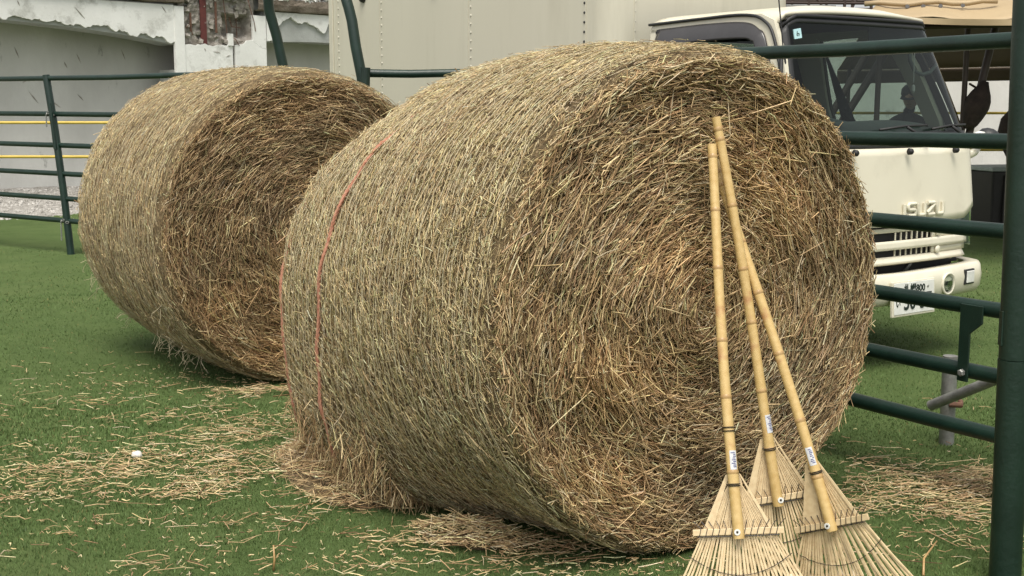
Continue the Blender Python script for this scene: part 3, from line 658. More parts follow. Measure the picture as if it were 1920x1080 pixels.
for x, w, z0, z1, mt in ((.50, .05, 2.28, 3.02, 'rust_red'), (.285, .012, 2.45, 2.72, 'rust'), (.72, .014, 2.45, 2.9, 'rust')):
    mb = MB(); mb.box(x-w, x+w, -.035, -.012, z0, z1); mb.build('steel_strip', M[mt], wall, bevel=.003)
for p in ([(1.27, -.05, 3.0), (1.30, -.09, 2.8), (1.38, -.06, 2.62), (1.40, -.055, 2.5)], [(.86, -.02, 2.95), (.87, -.05, 2.7), (.90, -.03, 2.45)], [(1.0, .05, 2.7), (1.05, .06, 2.56), (1.22, .08, 2.55)], [(1.16, .1, 2.72), (1.165, .1, 2.40)], [(.20, -.03, 2.5), (.26, -.06, 2.56), (.30, -.04, 2.4)], [(.93, -.03, 2.44), (1.02, -.08, 2.36), (1.10, -.05, 2.28)]):
    mb = MB(); mb.tube(p, .006, 6); mb.build('bent_rebar', M['rust'], wall)
# cornice and rubble on it
def cornice(x0, x1, zb, zt, name):
    nx = int((x1-x0)/.06)
    prof = [(-.002, zb), (-.10, zb+.02), (-.125, zb+.10), (-.12, zt), (.06, zt+.02)]
    def fn(a, b):
        x = x0+(x1-x0)*a; i = b*(len(prof)-1); k = min(int(i), len(prof)-2); t = i-k
        y = prof[k][0]+(prof[k+1][0]-prof[k][0])*t; z = prof[k][1]+(prof[k+1][1]-prof[k][1])*t
        n = mnoise.noise(Vector((x*5, y*9, z*9)))*.030+mnoise.noise(Vector((x*16, y*20, z*20)))*.02
        return (x, y-.4*n, z+.6*n)
    mb = MB(); mb.grid(fn, nx, 12); mb.build(name, M['brownstone'], wall)
cornice(-7.4, .14, TOPZ, 3.0, 'cornice'); cornice(1.42, 7.4, TOPZ-.02, 3.0, 'cornice')
mb = MB()
for k in range(420):
    x = rng.uniform(-4, 4.5); s = rng.uniform(.015, .06); q = Matrix.Rotation(rng.uniform(0, 3), 4, Vector(rng.normal(0, 1, 3).tolist()).normalized())
    c0 = Vector((x, rng.uniform(-.10, .02), 3.0+rng.uniform(0, .16)))
    v = [q @ Vector((sx*s*rng.uniform(.6, 1.5), sy*s, sz*s*rng.uniform(.3, .9)))+c0 for sz in (-1, 1) for sy in (-1, 1) for sx in (-1, 1)]
    mb.add(v, [(0,2,3,1), (4,5,7,6), (0,1,5,4), (2,6,7,3), (0,4,6,2), (1,3,7,5)])
mb.build('ledge_rubble', M['plaster'], wall, kind='stuff')
# scars and cracks scratched in the grey render and plaster
for (x, z, l, a, y) in ((-2.0, 2.1, .16, -1.2, .699), (-1.1, 2.05, .14, -1.15, .699), (-1.3, 1.95, .10, -1.1, .699), (-.4, 2.12, .16, -1.2, .699), (-1.8, 1.5, .22, -.9, .699), (-1.5, 1.42, .22, -.6, .699), (-1.1, 1.5, .12, -.8, .699), (-1.9, 1.72, .10, .5, .699), (-1.45, 2.62, .20, -.8, -.046), (-.16, 2.74, .12, -.9, -.046), (-2.3, 2.70, .08, -1.2, -.046), (.7, 2.17, .12, -.1, -.046), (.9, 2.12, .08, .3, -.046), (.5, 2.2, .05, -1, -.046)):
    mb = MB(); c1 = Vector((x, y, z)); dd = Vector((math.cos(a), 0, math.sin(a)))*l*.5; nn = Vector((-dd.z, 0, dd.x)).normalized()*.008
    mb.hull8([c1-dd, c1-nn, c1+dd, c1+nn], [c1-dd+Vector((0, -.004, 0)), c1-nn+Vector((0, -.006, 0)), c1+dd+Vector((0, -.004, 0)), c1+nn+Vector((0, -.006, 0))]); mb.build('scar', M['rubble'], wall)
# gravel bank along the foot of that wall
def bank(a, b):
    s = -7.5+16*a; t = b
    y = .72-2.2*t; z = .26*(1-t)**1.25+.04*mnoise.noise(Vector((s*1.2, y*1.2, 0)))+.03*mnoise.noise(Vector((s*7, y*7, 1)))-.06*t
    P = WO+WE*s+WI*y; return (P.x, P.y, z)
mb = MB(); mb.grid(bank, 160, 40); tag(mb.build('gravel', M['gravel'], smooth=True), 'grey gravel banked against the foot of the damaged wall', None, None, 'structure')
mb = MB()
for k in range(2600):
    a, b = rng.uniform(.05, .5), rng.uniform(.05, .98); p = Vector(bank(a, b)); s = rng.uniform(.012, .035)
    q = Matrix.Rotation(rng.uniform(0, 3), 4, Vector(rng.normal(0, 1, 3).tolist()).normalized())
    v = [q @ Vector(t)*s+p for t in ((1, 0, 0), (-1, 0, .1), (0, 1, 0), (0, -1.1, 0), (.1, 0, .8), (0, 0, -.8))]
    mb.add(v, [(0, 2, 4), (2, 1, 4), (1, 3, 4), (3, 0, 4), (2, 0, 5), (1, 2, 5), (3, 1, 5), (0, 3, 5)])
tag(mb.build('gravel_stones', noise_mat('gravel_stones', (.25, .235, .21), (.55, .53, .50), scale=3, rough=.9), kind='stuff'), 'loose grey and pinkish gravel stones along the wall foot', 'gravel')

# ------------------------------------------------------------------ plain wall on the right and its gravel bank
pw = empty('plain_wall', (2.0, 17.2, 0), math.radians(-3), 'plain pale grey rendered wall behind the truck and canopy', 'wall')
mb = MB(); mb.box(0, 14, 0, .25, -.4, 2.35); mb.build('wall_face', M['graywall'], pw)
mb = MB(); mb.box(-.05, 14.05, -.05, .30, 2.352, 2.45); mb.build('coping', M['concrete'], pw, bevel=.01)
for x in (3.4, 5.05, 7.9): mb = MB(); mb.box(x, x+.035, -.012, .0-.001, -.3, 2.35); mb.build('joint_strip', M['concrete'], pw)
mb = MB(); mb.grid(lambda a, b: (2+14*a, 17.1-1.9*b, .62*(1-b)**1.3-.05*b+.05*mnoise.noise(Vector((a*20, b*4, 0)))+.03*mnoise.noise(Vector((a*90, b*14, 2)))), 120, 24)
tag(mb.build('gravel', M['gravel'], smooth=True), 'grey rubble bank at the foot of the plain wall', None, None, 'structure')

# ------------------------------------------------------------------ truck (local x forward, y to its left, z up)
TO = (1.38, 6.05, 0)
tr = empty('box_truck', TO, math.radians(-55), 'cream box truck with a white cab parked beyond the right fence', 'truck')
W = 1.52
def front_u(y, k=0.0):          # plan outline of the nose: gently bowed with round corners
    t = (y-W/2)/(W/2); e = max(0, abs(t)-.86)/.14
    return .055*(1-t*t)-.16*e*e*e+k
def inset(z):                   # tumblehome of the cab sides
    return max(0, z-1.12)*.085
def nose(a, b, z0, z1, k0=0, k1=0):
    y = W*a; z = z0+(z1-z0)*b; ins = inset(z); yy = ins+(W-2*ins)*a
    return (front_u(y, k0+(k1-k0)*b), yy, z)
paint = M['cream']
# front panel with cut-away lower corners
def fpanel(a, b):
    lo = .745+.022*abs(a*2-1)+(.10*max(0, (abs(a*2-1)-.78)/.22)); hi = 1.155
    return nose(a, b, lo, hi, .02, -.02)
mb = MB(); mb.grid(fpanel, 44, 10); fpn = mb.build('front_panel', paint, tr, smooth=True, solid=.02)
# crease below the windscreen and the cowl
mb = MB(); mb.grid(lambda a, b: nose(a, b, 1.159, 1.20, -.025, -.045), 40, 2); mb.build('cowl', M['darkplastic'], tr, smooth=True, solid=.015)
# emblem letters I S U Z U
def letters(word, x_of, z0, h, w, gap, r):
    strokes = {'I': [[(.5, 0), (.5, 1)]], 'S': [[(1, 1), (.12, 1), (0, .9), (0, .6), (.12, .5), (.88, .5), (1, .4), (1, .1), (.88, 0), (0, 0)]], 'U': [[(0, 1), (0, .12), (.12, 0), (.88, 0), (1, .12), (1, 1)]], 'Z': [[(0, 1), (1, 1), (1, .85), (0, .15), (0, 0), (1, 0)]]}
    y = 0; out = []
    for ch in word:
        cw = w*.25 if ch == 'I' else w; out.append([[(y+px*cw if ch != 'I' else y+cw/2, z0+pz*h) for px, pz in s] for s in strokes[ch]]); y += cw+gap
    return out
for L_ in letters('ISUZU', None, .800, .062, .062, .022, .006):
    mb = MB()
    for s in L_: mb.tube([(front_u(.77+p[0])+.022, .77+p[0], p[1]) for p in s], .0105, 8)
    mb.build('emblem_letter', paint, fpn, autosmooth=50)
# round black nozzles under the windscreen
for y in (.40, .82, 1.24):
    mb = MB(); mb.lathe([(.018, 0), (.016, .02), (.008, .028)], (front_u(y)+.0, y, 1.137), 12, rot_to((1, 0, 0))); mb.build('washer_nozzle', M['rubber'], tr, True)
# grille panel with two rows of slots
gr = MB(); 
def slat(z0, z1, y0, y1, k0, k1): gr.grid(lambda a, b: (front_u(y0+(y1-y0)*a, k0+(k1-k0)*b), y0+(y1-y0)*a, z0+(z1-z0)*b), 30, 3)
slat(.715, .738, .10, W-.13, .0, .0); slat(.625, .672, .10, W-.13, .018, .012); slat(.555, .588, .08, W-.15, .022, .0)
grille = gr.build('grille', paint, tr, smooth=True, solid=.02)
mb = MB(); mb.grid(lambda a, b: (front_u(.1+(W-.24)*a, -.035), .1+(W-.24)*a, .54+.2*b), 24, 2); mb.build('grille_back', M['rubber'], grille)
for z0, z1 in ((.672, .715), (.588, .625)):
    for y0, y1 in ((.10, .22), (.34, .735), (1.06, W-.13)):
        mb = MB(); mb.grid(lambda a, b: (front_u(y0+(y1-y0)*a, .004), y0+(y1-y0)*a, z0+(z1-z0)*b), 8, 1)
        if y0 > .3 and y0 < .5: continue
        mb.build('blank_panel', paint, grille, smooth=True, solid=.015)
    for i in range(8):
        y = .74+i*.046
        if y > 1.07: break
        mb = MB(); u = front_u(y); mb.box(u-.004, u+.004, y-.0030, y+.0030, z0+.001, z1-.001); mb.build('slot_bar', paint, grille, bevel=.001)
for y, z in ((1.10, .70), (1.10, .604)):
    mb = MB(); mb.lathe([(.022, 0), (.020, .006), (.009, .010)], (front_u(y)+.012, y, z), 14, rot_to((1, 0, 0))); mb.build('boss', paint, grille, True)
# headlamp clusters at the corners
for a0, a1, nm in ((.905, .999, 'headlamp'), (.001, .095, 'headlamp')):
    hl = MB(); hl.grid(lambda a, b: nose(a0+(a1-a0)*a, b, .60, .85, .016, .008), 8, 4); h = hl.build(nm, M['lampglass'], tr, smooth=True)
    hb = MB(); hb.grid(lambda a, b: nose(a0+(a1-a0)*a, b, .60, .85, -.05, -.05), 8, 4); hb.build('reflector', M['trimgrey'], h, smooth=True, solid=.01)
    yb = W*(a0+a1)/2; mb = MB(); mb.lathe([(.045, 0), (.04, .02), (.02, .03)], (front_u(yb)-.04, yb, .70), 16, rot_to((1, 0, 0))); mb.build('bulb_cup', M['chrome'], h, True)
mb = MB(); mb.hull8([(-.02, 1.28, .535), (.02, 1.28, .535), (-.10, 1.50, .535), (-.16, 1.50, .535)], [(-.02, 1.28, .60), (.02, 1.28, .60), (-.08, 1.52, .60), (-.16, 1.52, .60)]); mb.build('lamp_bracket', paint, tr, bevel=.004)
# dark gap with radiator
mb = MB(); mb.grid(lambda a, b: (front_u(.06+(W-.12)*a, -.10), .06+(W-.12)*a, .40+.2*b), 20, 2); mb.build('radiator', M['rubber'], tr)
for y in (.55, .95): mb = MB(); mb.tube([(-.06, y, .46), (-.04, y+.05, .52), (-.06, y+.07, .58)], .012, 8); mb.build('hose', M['galv'], tr, True)
# bumper, bowed and wrapping round the corners
def bump_u(y):
    t = (y-W/2)/(W/2+.02); e = max(0, abs(t)-.84)/.16; return .085+.06*(1-t*t)-.20*e**2.5
def bumper(a, b):
    y = -.02+(W+.04)*a; prof = [(-.10, .500), (-.012, .508), (.0, .495), (.012, .44), (.004, .375), (-.02, .342), (-.09, .335)]
    i = b*(len(prof)-1); k = min(int(i), len(prof)-2); t = i-k
    return (bump_u(y)+prof[k][0]+(prof[k+1][0]-prof[k][0])*t, y, prof[k][1]+(prof[k+1][1]-prof[k][1])*t+.012*abs(2*a-1))
mb = MB(); mb.grid(bumper, 50, 12); bp = mb.build('bumper', paint, tr, smooth=True, solid=.006)
def onbump(y, dz, k=0): return Vector((bump_u(y)+.012+k, y, dz))
for y, sh in ((1.09, 'fog'), (.35, 'fog')):
    o_ = onbump(y, .425); t = (bump_u(y+.02)-bump_u(y-.02))/.04; Mx = rot_to((1, -t, .0), (0, 0, 1), o_)
    mb = MB(); mb.lathe([(.062, -.012), (.062, .004), (.052, .006), (.046, -.010)], (0, 0, 0), 22, Mx); s = mb.build('fog_lamp_bezel', paint, bp, True)
    mb = MB(); mb.lathe([(.046, -.004), (.040, .006), (.015, .010)], (0, 0, 0), 20, Mx); mb.build('fog_lamp', M['lampglass'], s, True)
    mb = MB(); mb.box(-.010, .016, -.036, .036, -.003, .003); mb.v = [tuple(Mx @ Vector(q)) for q in mb.v]; mb.build('lamp_shield', M['chrome'], s)
for y in (1.30, .20):
    o_ = onbump(y, .445, .0); t = (bump_u(y+.02)-bump_u(y-.02))/.04; Mx = rot_to((1, -t, 0), (0, 0, 1), o_)
    mb = MB(); mb.box(-.042, .042, -.050, .050, -.01, .003); mb.v = [tuple(Mx @ Vector(q)) for q in mb.v]; s = mb.build('marker_lamp_frame', M['darkplastic'], bp, bevel=.004)
    mb = MB(); mb.box(-.033, .033, -.040, .036, .002, .009); mb.v = [tuple(Mx @ Vector(q)) for q in mb.v]; mb.build('marker_lamp', M['white'], s, bevel=.004)
# number plate
pc = onbump(.76, .385, .022); t = (bump_u(.78)-bump_u(.74))/.04
PM = rot_to((1, -t, .05), (0, 1, 0), pc)   # local x to the right seen from in front, y up
mb = MB(); mb.box(-.165, .165, -.0825, .0825, -.003, 0); mb.v = [tuple(PM @ Vector(q)) for q in mb.v]; plate = mb.build('number_plate', M['white'], tr, bevel=.003)
plate.modifiers['bevel'].segments = 1
mb = MB(); mb.box(-.175, .175, -.095, .09, -.02, -.0035); mb.v = [tuple(PM @ Vector(q)) for q in mb.v]; mb.build('plate_holder', paint, tr, bevel=.004)
def text(body, size, x, y, parent, mat, Mx, sx=1.0, bold=.0, depth=.0012):
    cu = bpy.data.curves.new('lettering', 'FONT'); cu.body = body; cu.size = size; cu.align_x = 'CENTER'; cu.align_y = 'CENTER'; cu.extrude = depth; cu.offset = bold; cu.resolution_u = 3
    tmp = bpy.data.objects.new('lettering', cu); COL.objects.link(tmp); bpy.context.view_layer.update()
    me = bpy.data.meshes.new_from_object(tmp.evaluated_get(bpy.context.evaluated_depsgraph_get())); bpy.data.objects.remove(tmp)
    o = link('lettering', me, mat, parent); me.transform(Mx @ Matrix.Translation((x, y, .0015)) @ Matrix.Diagonal((sx, 1, 1, 1))); return o
text('・札幌800・', .052, 0, .045, plate, M['ink'], PM, .95, .0008)
text('い', .05, -.135, -.025, plate, M['ink'], PM, .8, .0005)
text('50-57', .115, .025, -.025, plate, M['ink'], PM, .86, .002)
for x in (-.11, .11): mb = MB(); mb.lathe([(.007, 0), (.005, .004)], PM @ Vector((x, .05, 0)), 8, rot_to((1, 0, 0))); mb.build('plate_bolt', M['galv'], plate)
# windscreen
ZB, ZT = 1.205, 1.815
def ws(a, b):
    a2 = a; yb = .04+(W-.025)*a2; yt = .075+(1.275-.075)*a2
    y = yb+(yt-yb)*b; z = ZB+(ZT-ZB)*b
    t = (yb-W/2)/(W/2); e = max(0, abs(t)-.80)/.20; u = .035*(1-t*t)-.07*e*e*e-.045-.115*b-.02*b*b
    c = .07*max(0, (abs(2*a-1)-.82)/.18)**2; z -= c*b*b
    return (u, y, z)
mb = MB(); mb.grid(ws, 40, 14); glass = mb.build('windscreen', M['glass'], tr, smooth=True)
def ws_off(a, b, k): p = Vector(ws(a, b)); return (p.x+k, p.y, p.z)
# black ceramic border of the glass
def border(name, f, n1, n2): mb = MB(); mb.grid(f, n1, n2); return mb.build(name, M['darkplastic'], glass, smooth=True, solid=.004)
border('glass_border', lambda a, b: ws_off(a, .955+.045*b, .004), 40, 2)
border('glass_border', lambda a, b: ws_off(a, 0+.055*b, .004), 40, 2)
border('glass_border', lambda a, b: ws_off(.0+.035*a, b, .004), 3, 14)
border('glass_border', lambda a, b: ws_off(.972+.028*a, b, .004), 3, 14)
mb = MB(); mb.tube([ws_off(a, 1.012, .004) for a in np.linspace(.01, .99, 30)], .011, 8); mb.build('windscreen_seal', M['rubber'], tr, True)
mb = MB(); mb.tube([ws_off(0.0, b, .003) for b in np.linspace(0, 1.01, 14)], .010, 8); mb.build('windscreen_seal', M['rubber'], tr, True)
mb = MB(); mb.tube([ws_off(1.0, b, .003) for b in np.linspace(0, 1.01, 14)], .013, 8); mb.build('windscreen_seal', M['rubber'], tr, True)
# inspection sticker in the corner of the glass
sp = Vector(ws(.075, .86)); mb = MB(); mb.hull8([Vector(ws(.055, .83)), Vector(ws(.092, .83)), Vector(ws(.092, .91)), Vector(ws(.055, .91))], [Vector(ws(.055, .83))+Vector((.006, 0, 0)), Vector(ws(.092, .83))+Vector((.006, 0, 0)), Vector(ws(.092, .91))+Vector((.006, 0, 0)), Vector(ws(.055, .91))+Vector((.006, 0, 0))])
stk = mb.build('sticker', noise_mat('sticker', (.35, .55, .58), (.42, .62, .64), rough=.4), glass)
mb = MB(); q = Vector(ws(.074, .868)); mb.tube([(q.x+.008, q.y-.008, q.z+.012), (q.x+.008, q.y-.010, q.z-.010), (q.x+.008, q.y+.008, q.z-.012), (q.x+.008, q.y+.006, q.z+.0), (q.x+.008, q.y-.006, q.z)], .0018, 5); mb.build('sticker_digit', M['ink'], stk)
# roof
def roof(a, b):
    y = .052+(1.275-.052)*a; t = abs(2*a-1)
    fr = Vector(ws(a, 1.0)); x = fr.x*(1-b)+(-1.125)*b
    z = 1.835+.045*(1-t**4)*min(1, b*6+.25)+.012*(1-t*t)
    if t > .93: z -= .05*((t-.93)/.07)**2
    yy = fr.y*(1-min(1, b*4))+y*min(1, b*4)
    return (x, yy, z)
mb = MB(); mb.grid(roof, 40, 16); mb.build('roof', paint, tr, smooth=True, solid=.02)
# cab sides: right (y=0) and left (y=W) with window openings
def cab_side(yside, sgn):
    def P(u, z, k=0): return (u, yside+sgn*((inset(z) if sgn > 0 else .05+max(0, z-1.15)*.42)+k), z)
    r_out = [(-1.13, .45), (-1.13, 1.80), (-1.11, 1.835), (-.30, 1.835), (-.21, 1.80), (-.12, 1.60), (-.045, 1.30), (-.055, 1.15), (-.075, .86), (-.075, .45)]
    win = [(-1.05, 1.16), (-1.05, 1.73), (-1.02, 1.765), (-.42, 1.775), (-.33, 1.745), (-.26, 1.66), (-.125, 1.24), (-.16, 1.17)]
    def cr(poly, n=5):
        out = []; m = len(poly)
        for i in range(m):
            p0, p1, p2, p3 = poly[i-1], poly[i], poly[(i+1) % m], poly[(i+2) % m]
            for k in range(n):
                t = k/n; out.append(tuple(.5*((2*p1[j])+(-p0[j]+p2[j])*t+(2*p0[j]-5*p1[j]+4*p2[j]-p3[j])*t*t+(-p0[j]+3*p1[j]-3*p2[j]+p3[j])*t**3) for j in (0, 1)))
        return out
    if sgn < 0: r_out = [(x-.13 if x > -.5 else x, z) for x, z in r_out]; win = [(x-.13 if x > -.5 else x+.14, z) for x, z in win]
    win = cr(win)
    # build frame as strips between outline samples and window samples
    def resample(poly, n):
        poly = poly+[poly[0]]; seg = [math.dist(poly[i], poly[i+1]) for i in range(len(poly)-1)]; T = sum(seg); out = []
        for k in range(n):
            s = T*k/n; i = 0
            while s > seg[i]: s -= seg[i]; i += 1
            t = s/seg[i]; out.append((poly[i][0]+(poly[i+1][0]-poly[i][0])*t, poly[i][1]+(poly[i+1][1]-poly[i][1])*t))
        return out
    n = 96; cx0, cz0 = -.62, 1.45
    def ray_to(poly, ang):
        best = None; dx, dz = math.cos(ang), math.sin(ang); pp = poly+[poly[0]]
        for i in range(len(poly)):
            (x1, z1), (x2, z2) = pp[i], pp[i+1]; ex, ez = x2-x1, z2-z1; den = dx*ez-dz*ex
            if abs(den) < 1e-9: continue
            t = ((x1-cx0)*ez-(z1-cz0)*ex)/den; s = ((x1-cx0)*dz-(z1-cz0)*dx)/den
            if t > 0 and -1e-6 <= s <= 1+1e-6 and (best is None or t > best): best = t
        return (cx0+dx*best, cz0+dz*best)
    angs = sorted([2*PI*k/n for k in range(n)]+[math.atan2(z-cz0, x-cx0) % (2*PI) for x, z in r_out+win])
    O_ = [ray_to(r_out, a) for a in angs]; I_ = [ray_to(win, a) for a in angs]; m = len(angs)
    mb = MB(); mb.add([P(*q) for q in O_]+[P(*q) for q in I_], [(i, (i+1) % m, m+(i+1) % m, m+i) for i in range(m)])
    door = mb.build('door', paint, tr, solid=.03)
    mb = MB(); mb.tube([P(*q) for q in I_]+[P(*I_[0])], .012, 6, caps=False); mb.build('window_seal', M['rubber'], door, True)
    mb = MB(); mb.add([P(q[0], q[1], .012) for q in I_], [tuple(range(m))]); g = mb.build('side_window', M['glass'], door)
    mb = MB(); mb.tube([P(-.32, .5, -.002), P(-.32, 1.15, -.002), P(-.20, 1.30, -.002)], .004, 5); mb.build('door_gap', M['rubber'], door)
    mb = MB(); mb.tube([P(-.95, .98, -.03), P(-.95, .985, -.04), P(-.80, .985, -.04), P(-.80, .98, -.03)], .011, 8); mb.build('handle', M['darkplastic'], door, True)
    return door, P
door_r, PR = cab_side(0, 1); door_l, PL = cab_side(W, -1)
def curve(P_, a):
    m = len(P_); i = a*(m-1); k = min(int(i), m-2); t = i-k; p0, p1, p2, p3 = P_[max(k-1, 0)], P_[k], P_[k+1], P_[min(k+2, m-1)]
    return [.5*((2*p1[j])+(-p0[j]+p2[j])*t+(2*p0[j]-5*p1[j]+4*p2[j]-p3[j])*t*t+(-p0[j]+3*p1[j]-3*p2[j]+p3[j])*t**3) for j in range(len(p1))]
# drip rail and smoked visor over the right window
mb = MB(); mb.tube([PR(*curve([(-1.14, 1.822), (-.75, 1.832), (-.42, 1.835), (-.27, 1.80), (-.18, 1.69), (-.06, 1.34)], t), -.008) for t in np.linspace(0, 1, 34)], .008, 8); mb.build('drip_rail', M['darkplastic'], door_r, True)
def vis(a, b):
    top = [(-1.06, 1.795), (-.70, 1.805), (-.42, 1.80), (-.31, 1.765), (-.235, 1.68), (-.10, 1.26)]; bot = [(-1.06, 1.685), (-.70, 1.71), (-.42, 1.713), (-.325, 1.70), (-.285, 1.64), (-.16, 1.24)]
    q0 = curve(top, a); q1 = curve(bot, a)
    u, z = q0[0]+(q1[0]-q0[0])*b, q0[1]+(q1[1]-q0[1])*b
    return PR(u, z, -.004-.030*math.sin(min(1, b*1.1)*PI*.5))
mb = MB(); mb.grid(vis, 40, 8); v = mb.build('window_visor', M['visor'], door_r, smooth=True, solid=.003)
# front pillar outside, light trim inside
for s in (0, 1):
    mb = MB(); pts = [Vector(ws(s, b)) for b in np.linspace(0, 1, 8)]
    sg = 1 if s == 0 else -1
    mb.grid(lambda a, b: (lambda p: (p.x-.012-.085*a, p.y-.014-.004*a if s == 0 else p.y-.012-.03*a, p.z))(Vector(ws(s, b))), 4, 12); mb.build('pillar', paint if s == 0 else M['darkplastic'], tr, smooth=True, solid=.012)
    mb = MB(); mb.tube([(p.x-.07, p.y+sg*(.070 if s == 0 else .012), p.z-.01) for p in pts], .034, 10); mb.build('pillar_trim', M['trimgrey'], tr, True)
# cab interior
def backp(y0, y1, z0, z1, y0t=None, y1t=None):
    y0t = y0 if y0t is None else y0t; y1t = y1 if y1t is None else y1t
    mb = MB(); mb.hull8([(-1.125, y0, z0), (-1.10, y0, z0), (-1.10, y1, z0), (-1.125, y1, z0)], [(-1.125, y0t, z1), (-1.10, y0t, z1), (-1.10, y1t, z1), (-1.125, y1t, z1)]); return mb
cbk = backp(.06, W-.06, .45, 1.34).build('cab_back', M['darkplastic'], tr)
backp(.06, .26, 1.341, 1.83).build('cab_back', M['darkplastic'], tr); backp(1.10, W-.07, 1.341, 1.83, 1.05, 1.22).build('cab_back', M['darkplastic'], tr); backp(.261, 1.049, 1.74, 1.83).build('cab_back', M['darkplastic'], tr)
mb = MB(); mb.box(-1.115, -1.110, .262, 1.048, 1.342, 1.738); mb.build('rear_window', M['glass'], tr)
mb = MB(); mb.box(-1.10, -.08, .05, W-.05, .50, .53); mb.build('cab_floor', M['darkplastic'], tr)
mb = MB(); mb.grid(lambda a, b: (-.09-.42*b, .07+(W-.16)*a, 1.205+.115*math.sin(min(1, b*1.25)*PI/2)*(1-.35*a)+.012*math.sin(a*9)*b-.10*max(0, b-.85)/.15), 30, 8); ds = mb.build('dashboard', M['dash'], tr, smooth=True, solid=.02)
mb = MB(); mb.grid(lambda a, b: (-.46-.05*b, .05+(W-.10)*a, 1.16-.45*b), 10, 4); mb.build('dash_front', M['dash'], ds, solid=.02)
mb = MB(); mb.grid(lambda a, b: (-.18-.12*math.sin(PI*b), .28+.36*a, 1.29+.04*math.sin(PI*b)*math.sin(PI*a)**.5), 12, 8); mb.build('instrument_hood', M['dash'], ds, smooth=True)
mb = MB(); mb.tube([Vector((-.50, .38, 1.20))+Vector((.19*math.cos(a)*.5, .19*math.sin(a), .19*math.cos(a)*.87)) for a in np.linspace(0, 2*PI, 28)], .014, 8, caps=False); mb.tube([(-.50, .20, 1.20), (-.50, .56, 1.20)], .012, 8); mb.tube([(-.50, .38, 1.20), (-.34, .38, 1.06)], .025, 8); mb.build('steering_wheel', M['darkplastic'], tr, True)
for y in (.38, 1.12):
    mb = MB(); mb.box(-.98, -.55, y-.24, y+.24, .80, .92); s_ = mb.build('seat', M['seat'], tr, bevel=.03)
    mb = MB(); mb.hull8([(-.98, y-.23, .90), (-.84, y-.23, .92), (-.84, y+.23, .92), (-.98, y+.23, .90)], [(-1.08, y-.20, 1.34), (-.99, y-.20, 1.36), (-.99, y+.20, 1.36), (-1.08, y+.20, 1.34)]); mb.build('backrest', M['seat'], s_, bevel=.03)
# headlining, sun visors, grab handle, mirror and hanging charm
mb = MB(); mb.grid(lambda a, b: (-.17-.93*b, .09+(1.26-.12)*a, 1.80+.02*math.sin(PI*a)), 10, 6); mb.build('headlining', M['seat'], tr, smooth=True)
for y in (1.0,): mb = MB(); mb.hull8([(-.19, y-.24, 1.70), (-.185, y-.24, 1.70), (-.185, y+.24, 1.70), (-.19, y+.24, 1.70)], [(-.20, y-.24, 1.79), (-.19, y-.24, 1.79), (-.19, y+.24, 1.79), (-.20, y+.24, 1.79)]); mb.build('sun_visor', M['seat'], tr, bevel=.003)
mb = MB(); mb.tube([(-.19, 1.10, 1.72), (-.185, 1.11, 1.62), (-.18, 1.15, 1.56), (-.175, 1.21, 1.545), (-.17, 1.27, 1.56), (-.17, 1.32, 1.60)], .011, 8); mb.build('grab_handle', M['dash'], tr, True)
mb = MB(); mb.tube([(-.15, 1.10, 1.70), (-.148, 1.10, 1.50)], .0025, 5); mb.lathe([(.004, 0), (.010, .01), (.010, .035), (.003, .045)], (-.148, 1.10, 1.445), 8); mb.build('hanging_charm', M['white'], tr)
# wipers
for (y0, y1, zz) in ((.62, 1.02, .0), (1.05, 1.42, .0)):
    mb = MB()
    b0 = Vector(ws((y0-.045)/(W-.09), .075)); b1 = Vector(ws((y1-.045)/(W-.09), .115))
    mb.tube([b0+Vector((.028, 0, 0)), (b0+b1)/2+Vector((.040, 0, .006)), b1+Vector((.026, 0, -.004))], .007, 6); mb.tube([(b0+b1)/2+Vector((.05, 0, 0)), Vector((front_u(y1)+.0, y1-.02, 1.185))], .008, 6); mb.build('wiper', M['rubber'], tr, True)
# front mirror on a white bracket
mb = MB(); mb.tube([(-.03, 1.46, 1.20), (.01, 1.49, 1.225), (.02, 1.52, 1.22)], .012, 8); arm = mb.build('mirror_bracket', M['white'], tr, True)
mb = MB(); mb.lathe([(.068, 0), (.064, .03), (.045, .055), (.018, .066)], (.01, 1.57, 1.185), 20, rot_to((.2, .1, 1))); mb.build('mirror', M['darkplastic'], arm, True)
mb = MB(); mb.tube([(-.06, 1.50, 1.10), (-.055, 1.55, 1.115), (-.08, 1.63, 1.135)], [.024, .022, .010], 10); mb.build('side_lamp_arm', paint, tr, True)
for s in (0,): 
    mb = MB(); mb.tube([PR(-.10, 1.62, -.03), PR(-.07, 1.60, -.07), PR(-.05, 1.30, -.07), PR(-.06, 1.26, -.02)], .010, 8); mb.build('grab_rail', M['rubber'], door_r, True)
mb = MB(); mb.tube([(-.125, .05, 1.60), (-.22, .02, 2.35)], .0035, 6); mb.lathe([(.012, 0), (.008, .03)], (-.125, .05, 1.58), 8); mb.build('aerial', M['rubber'], tr)
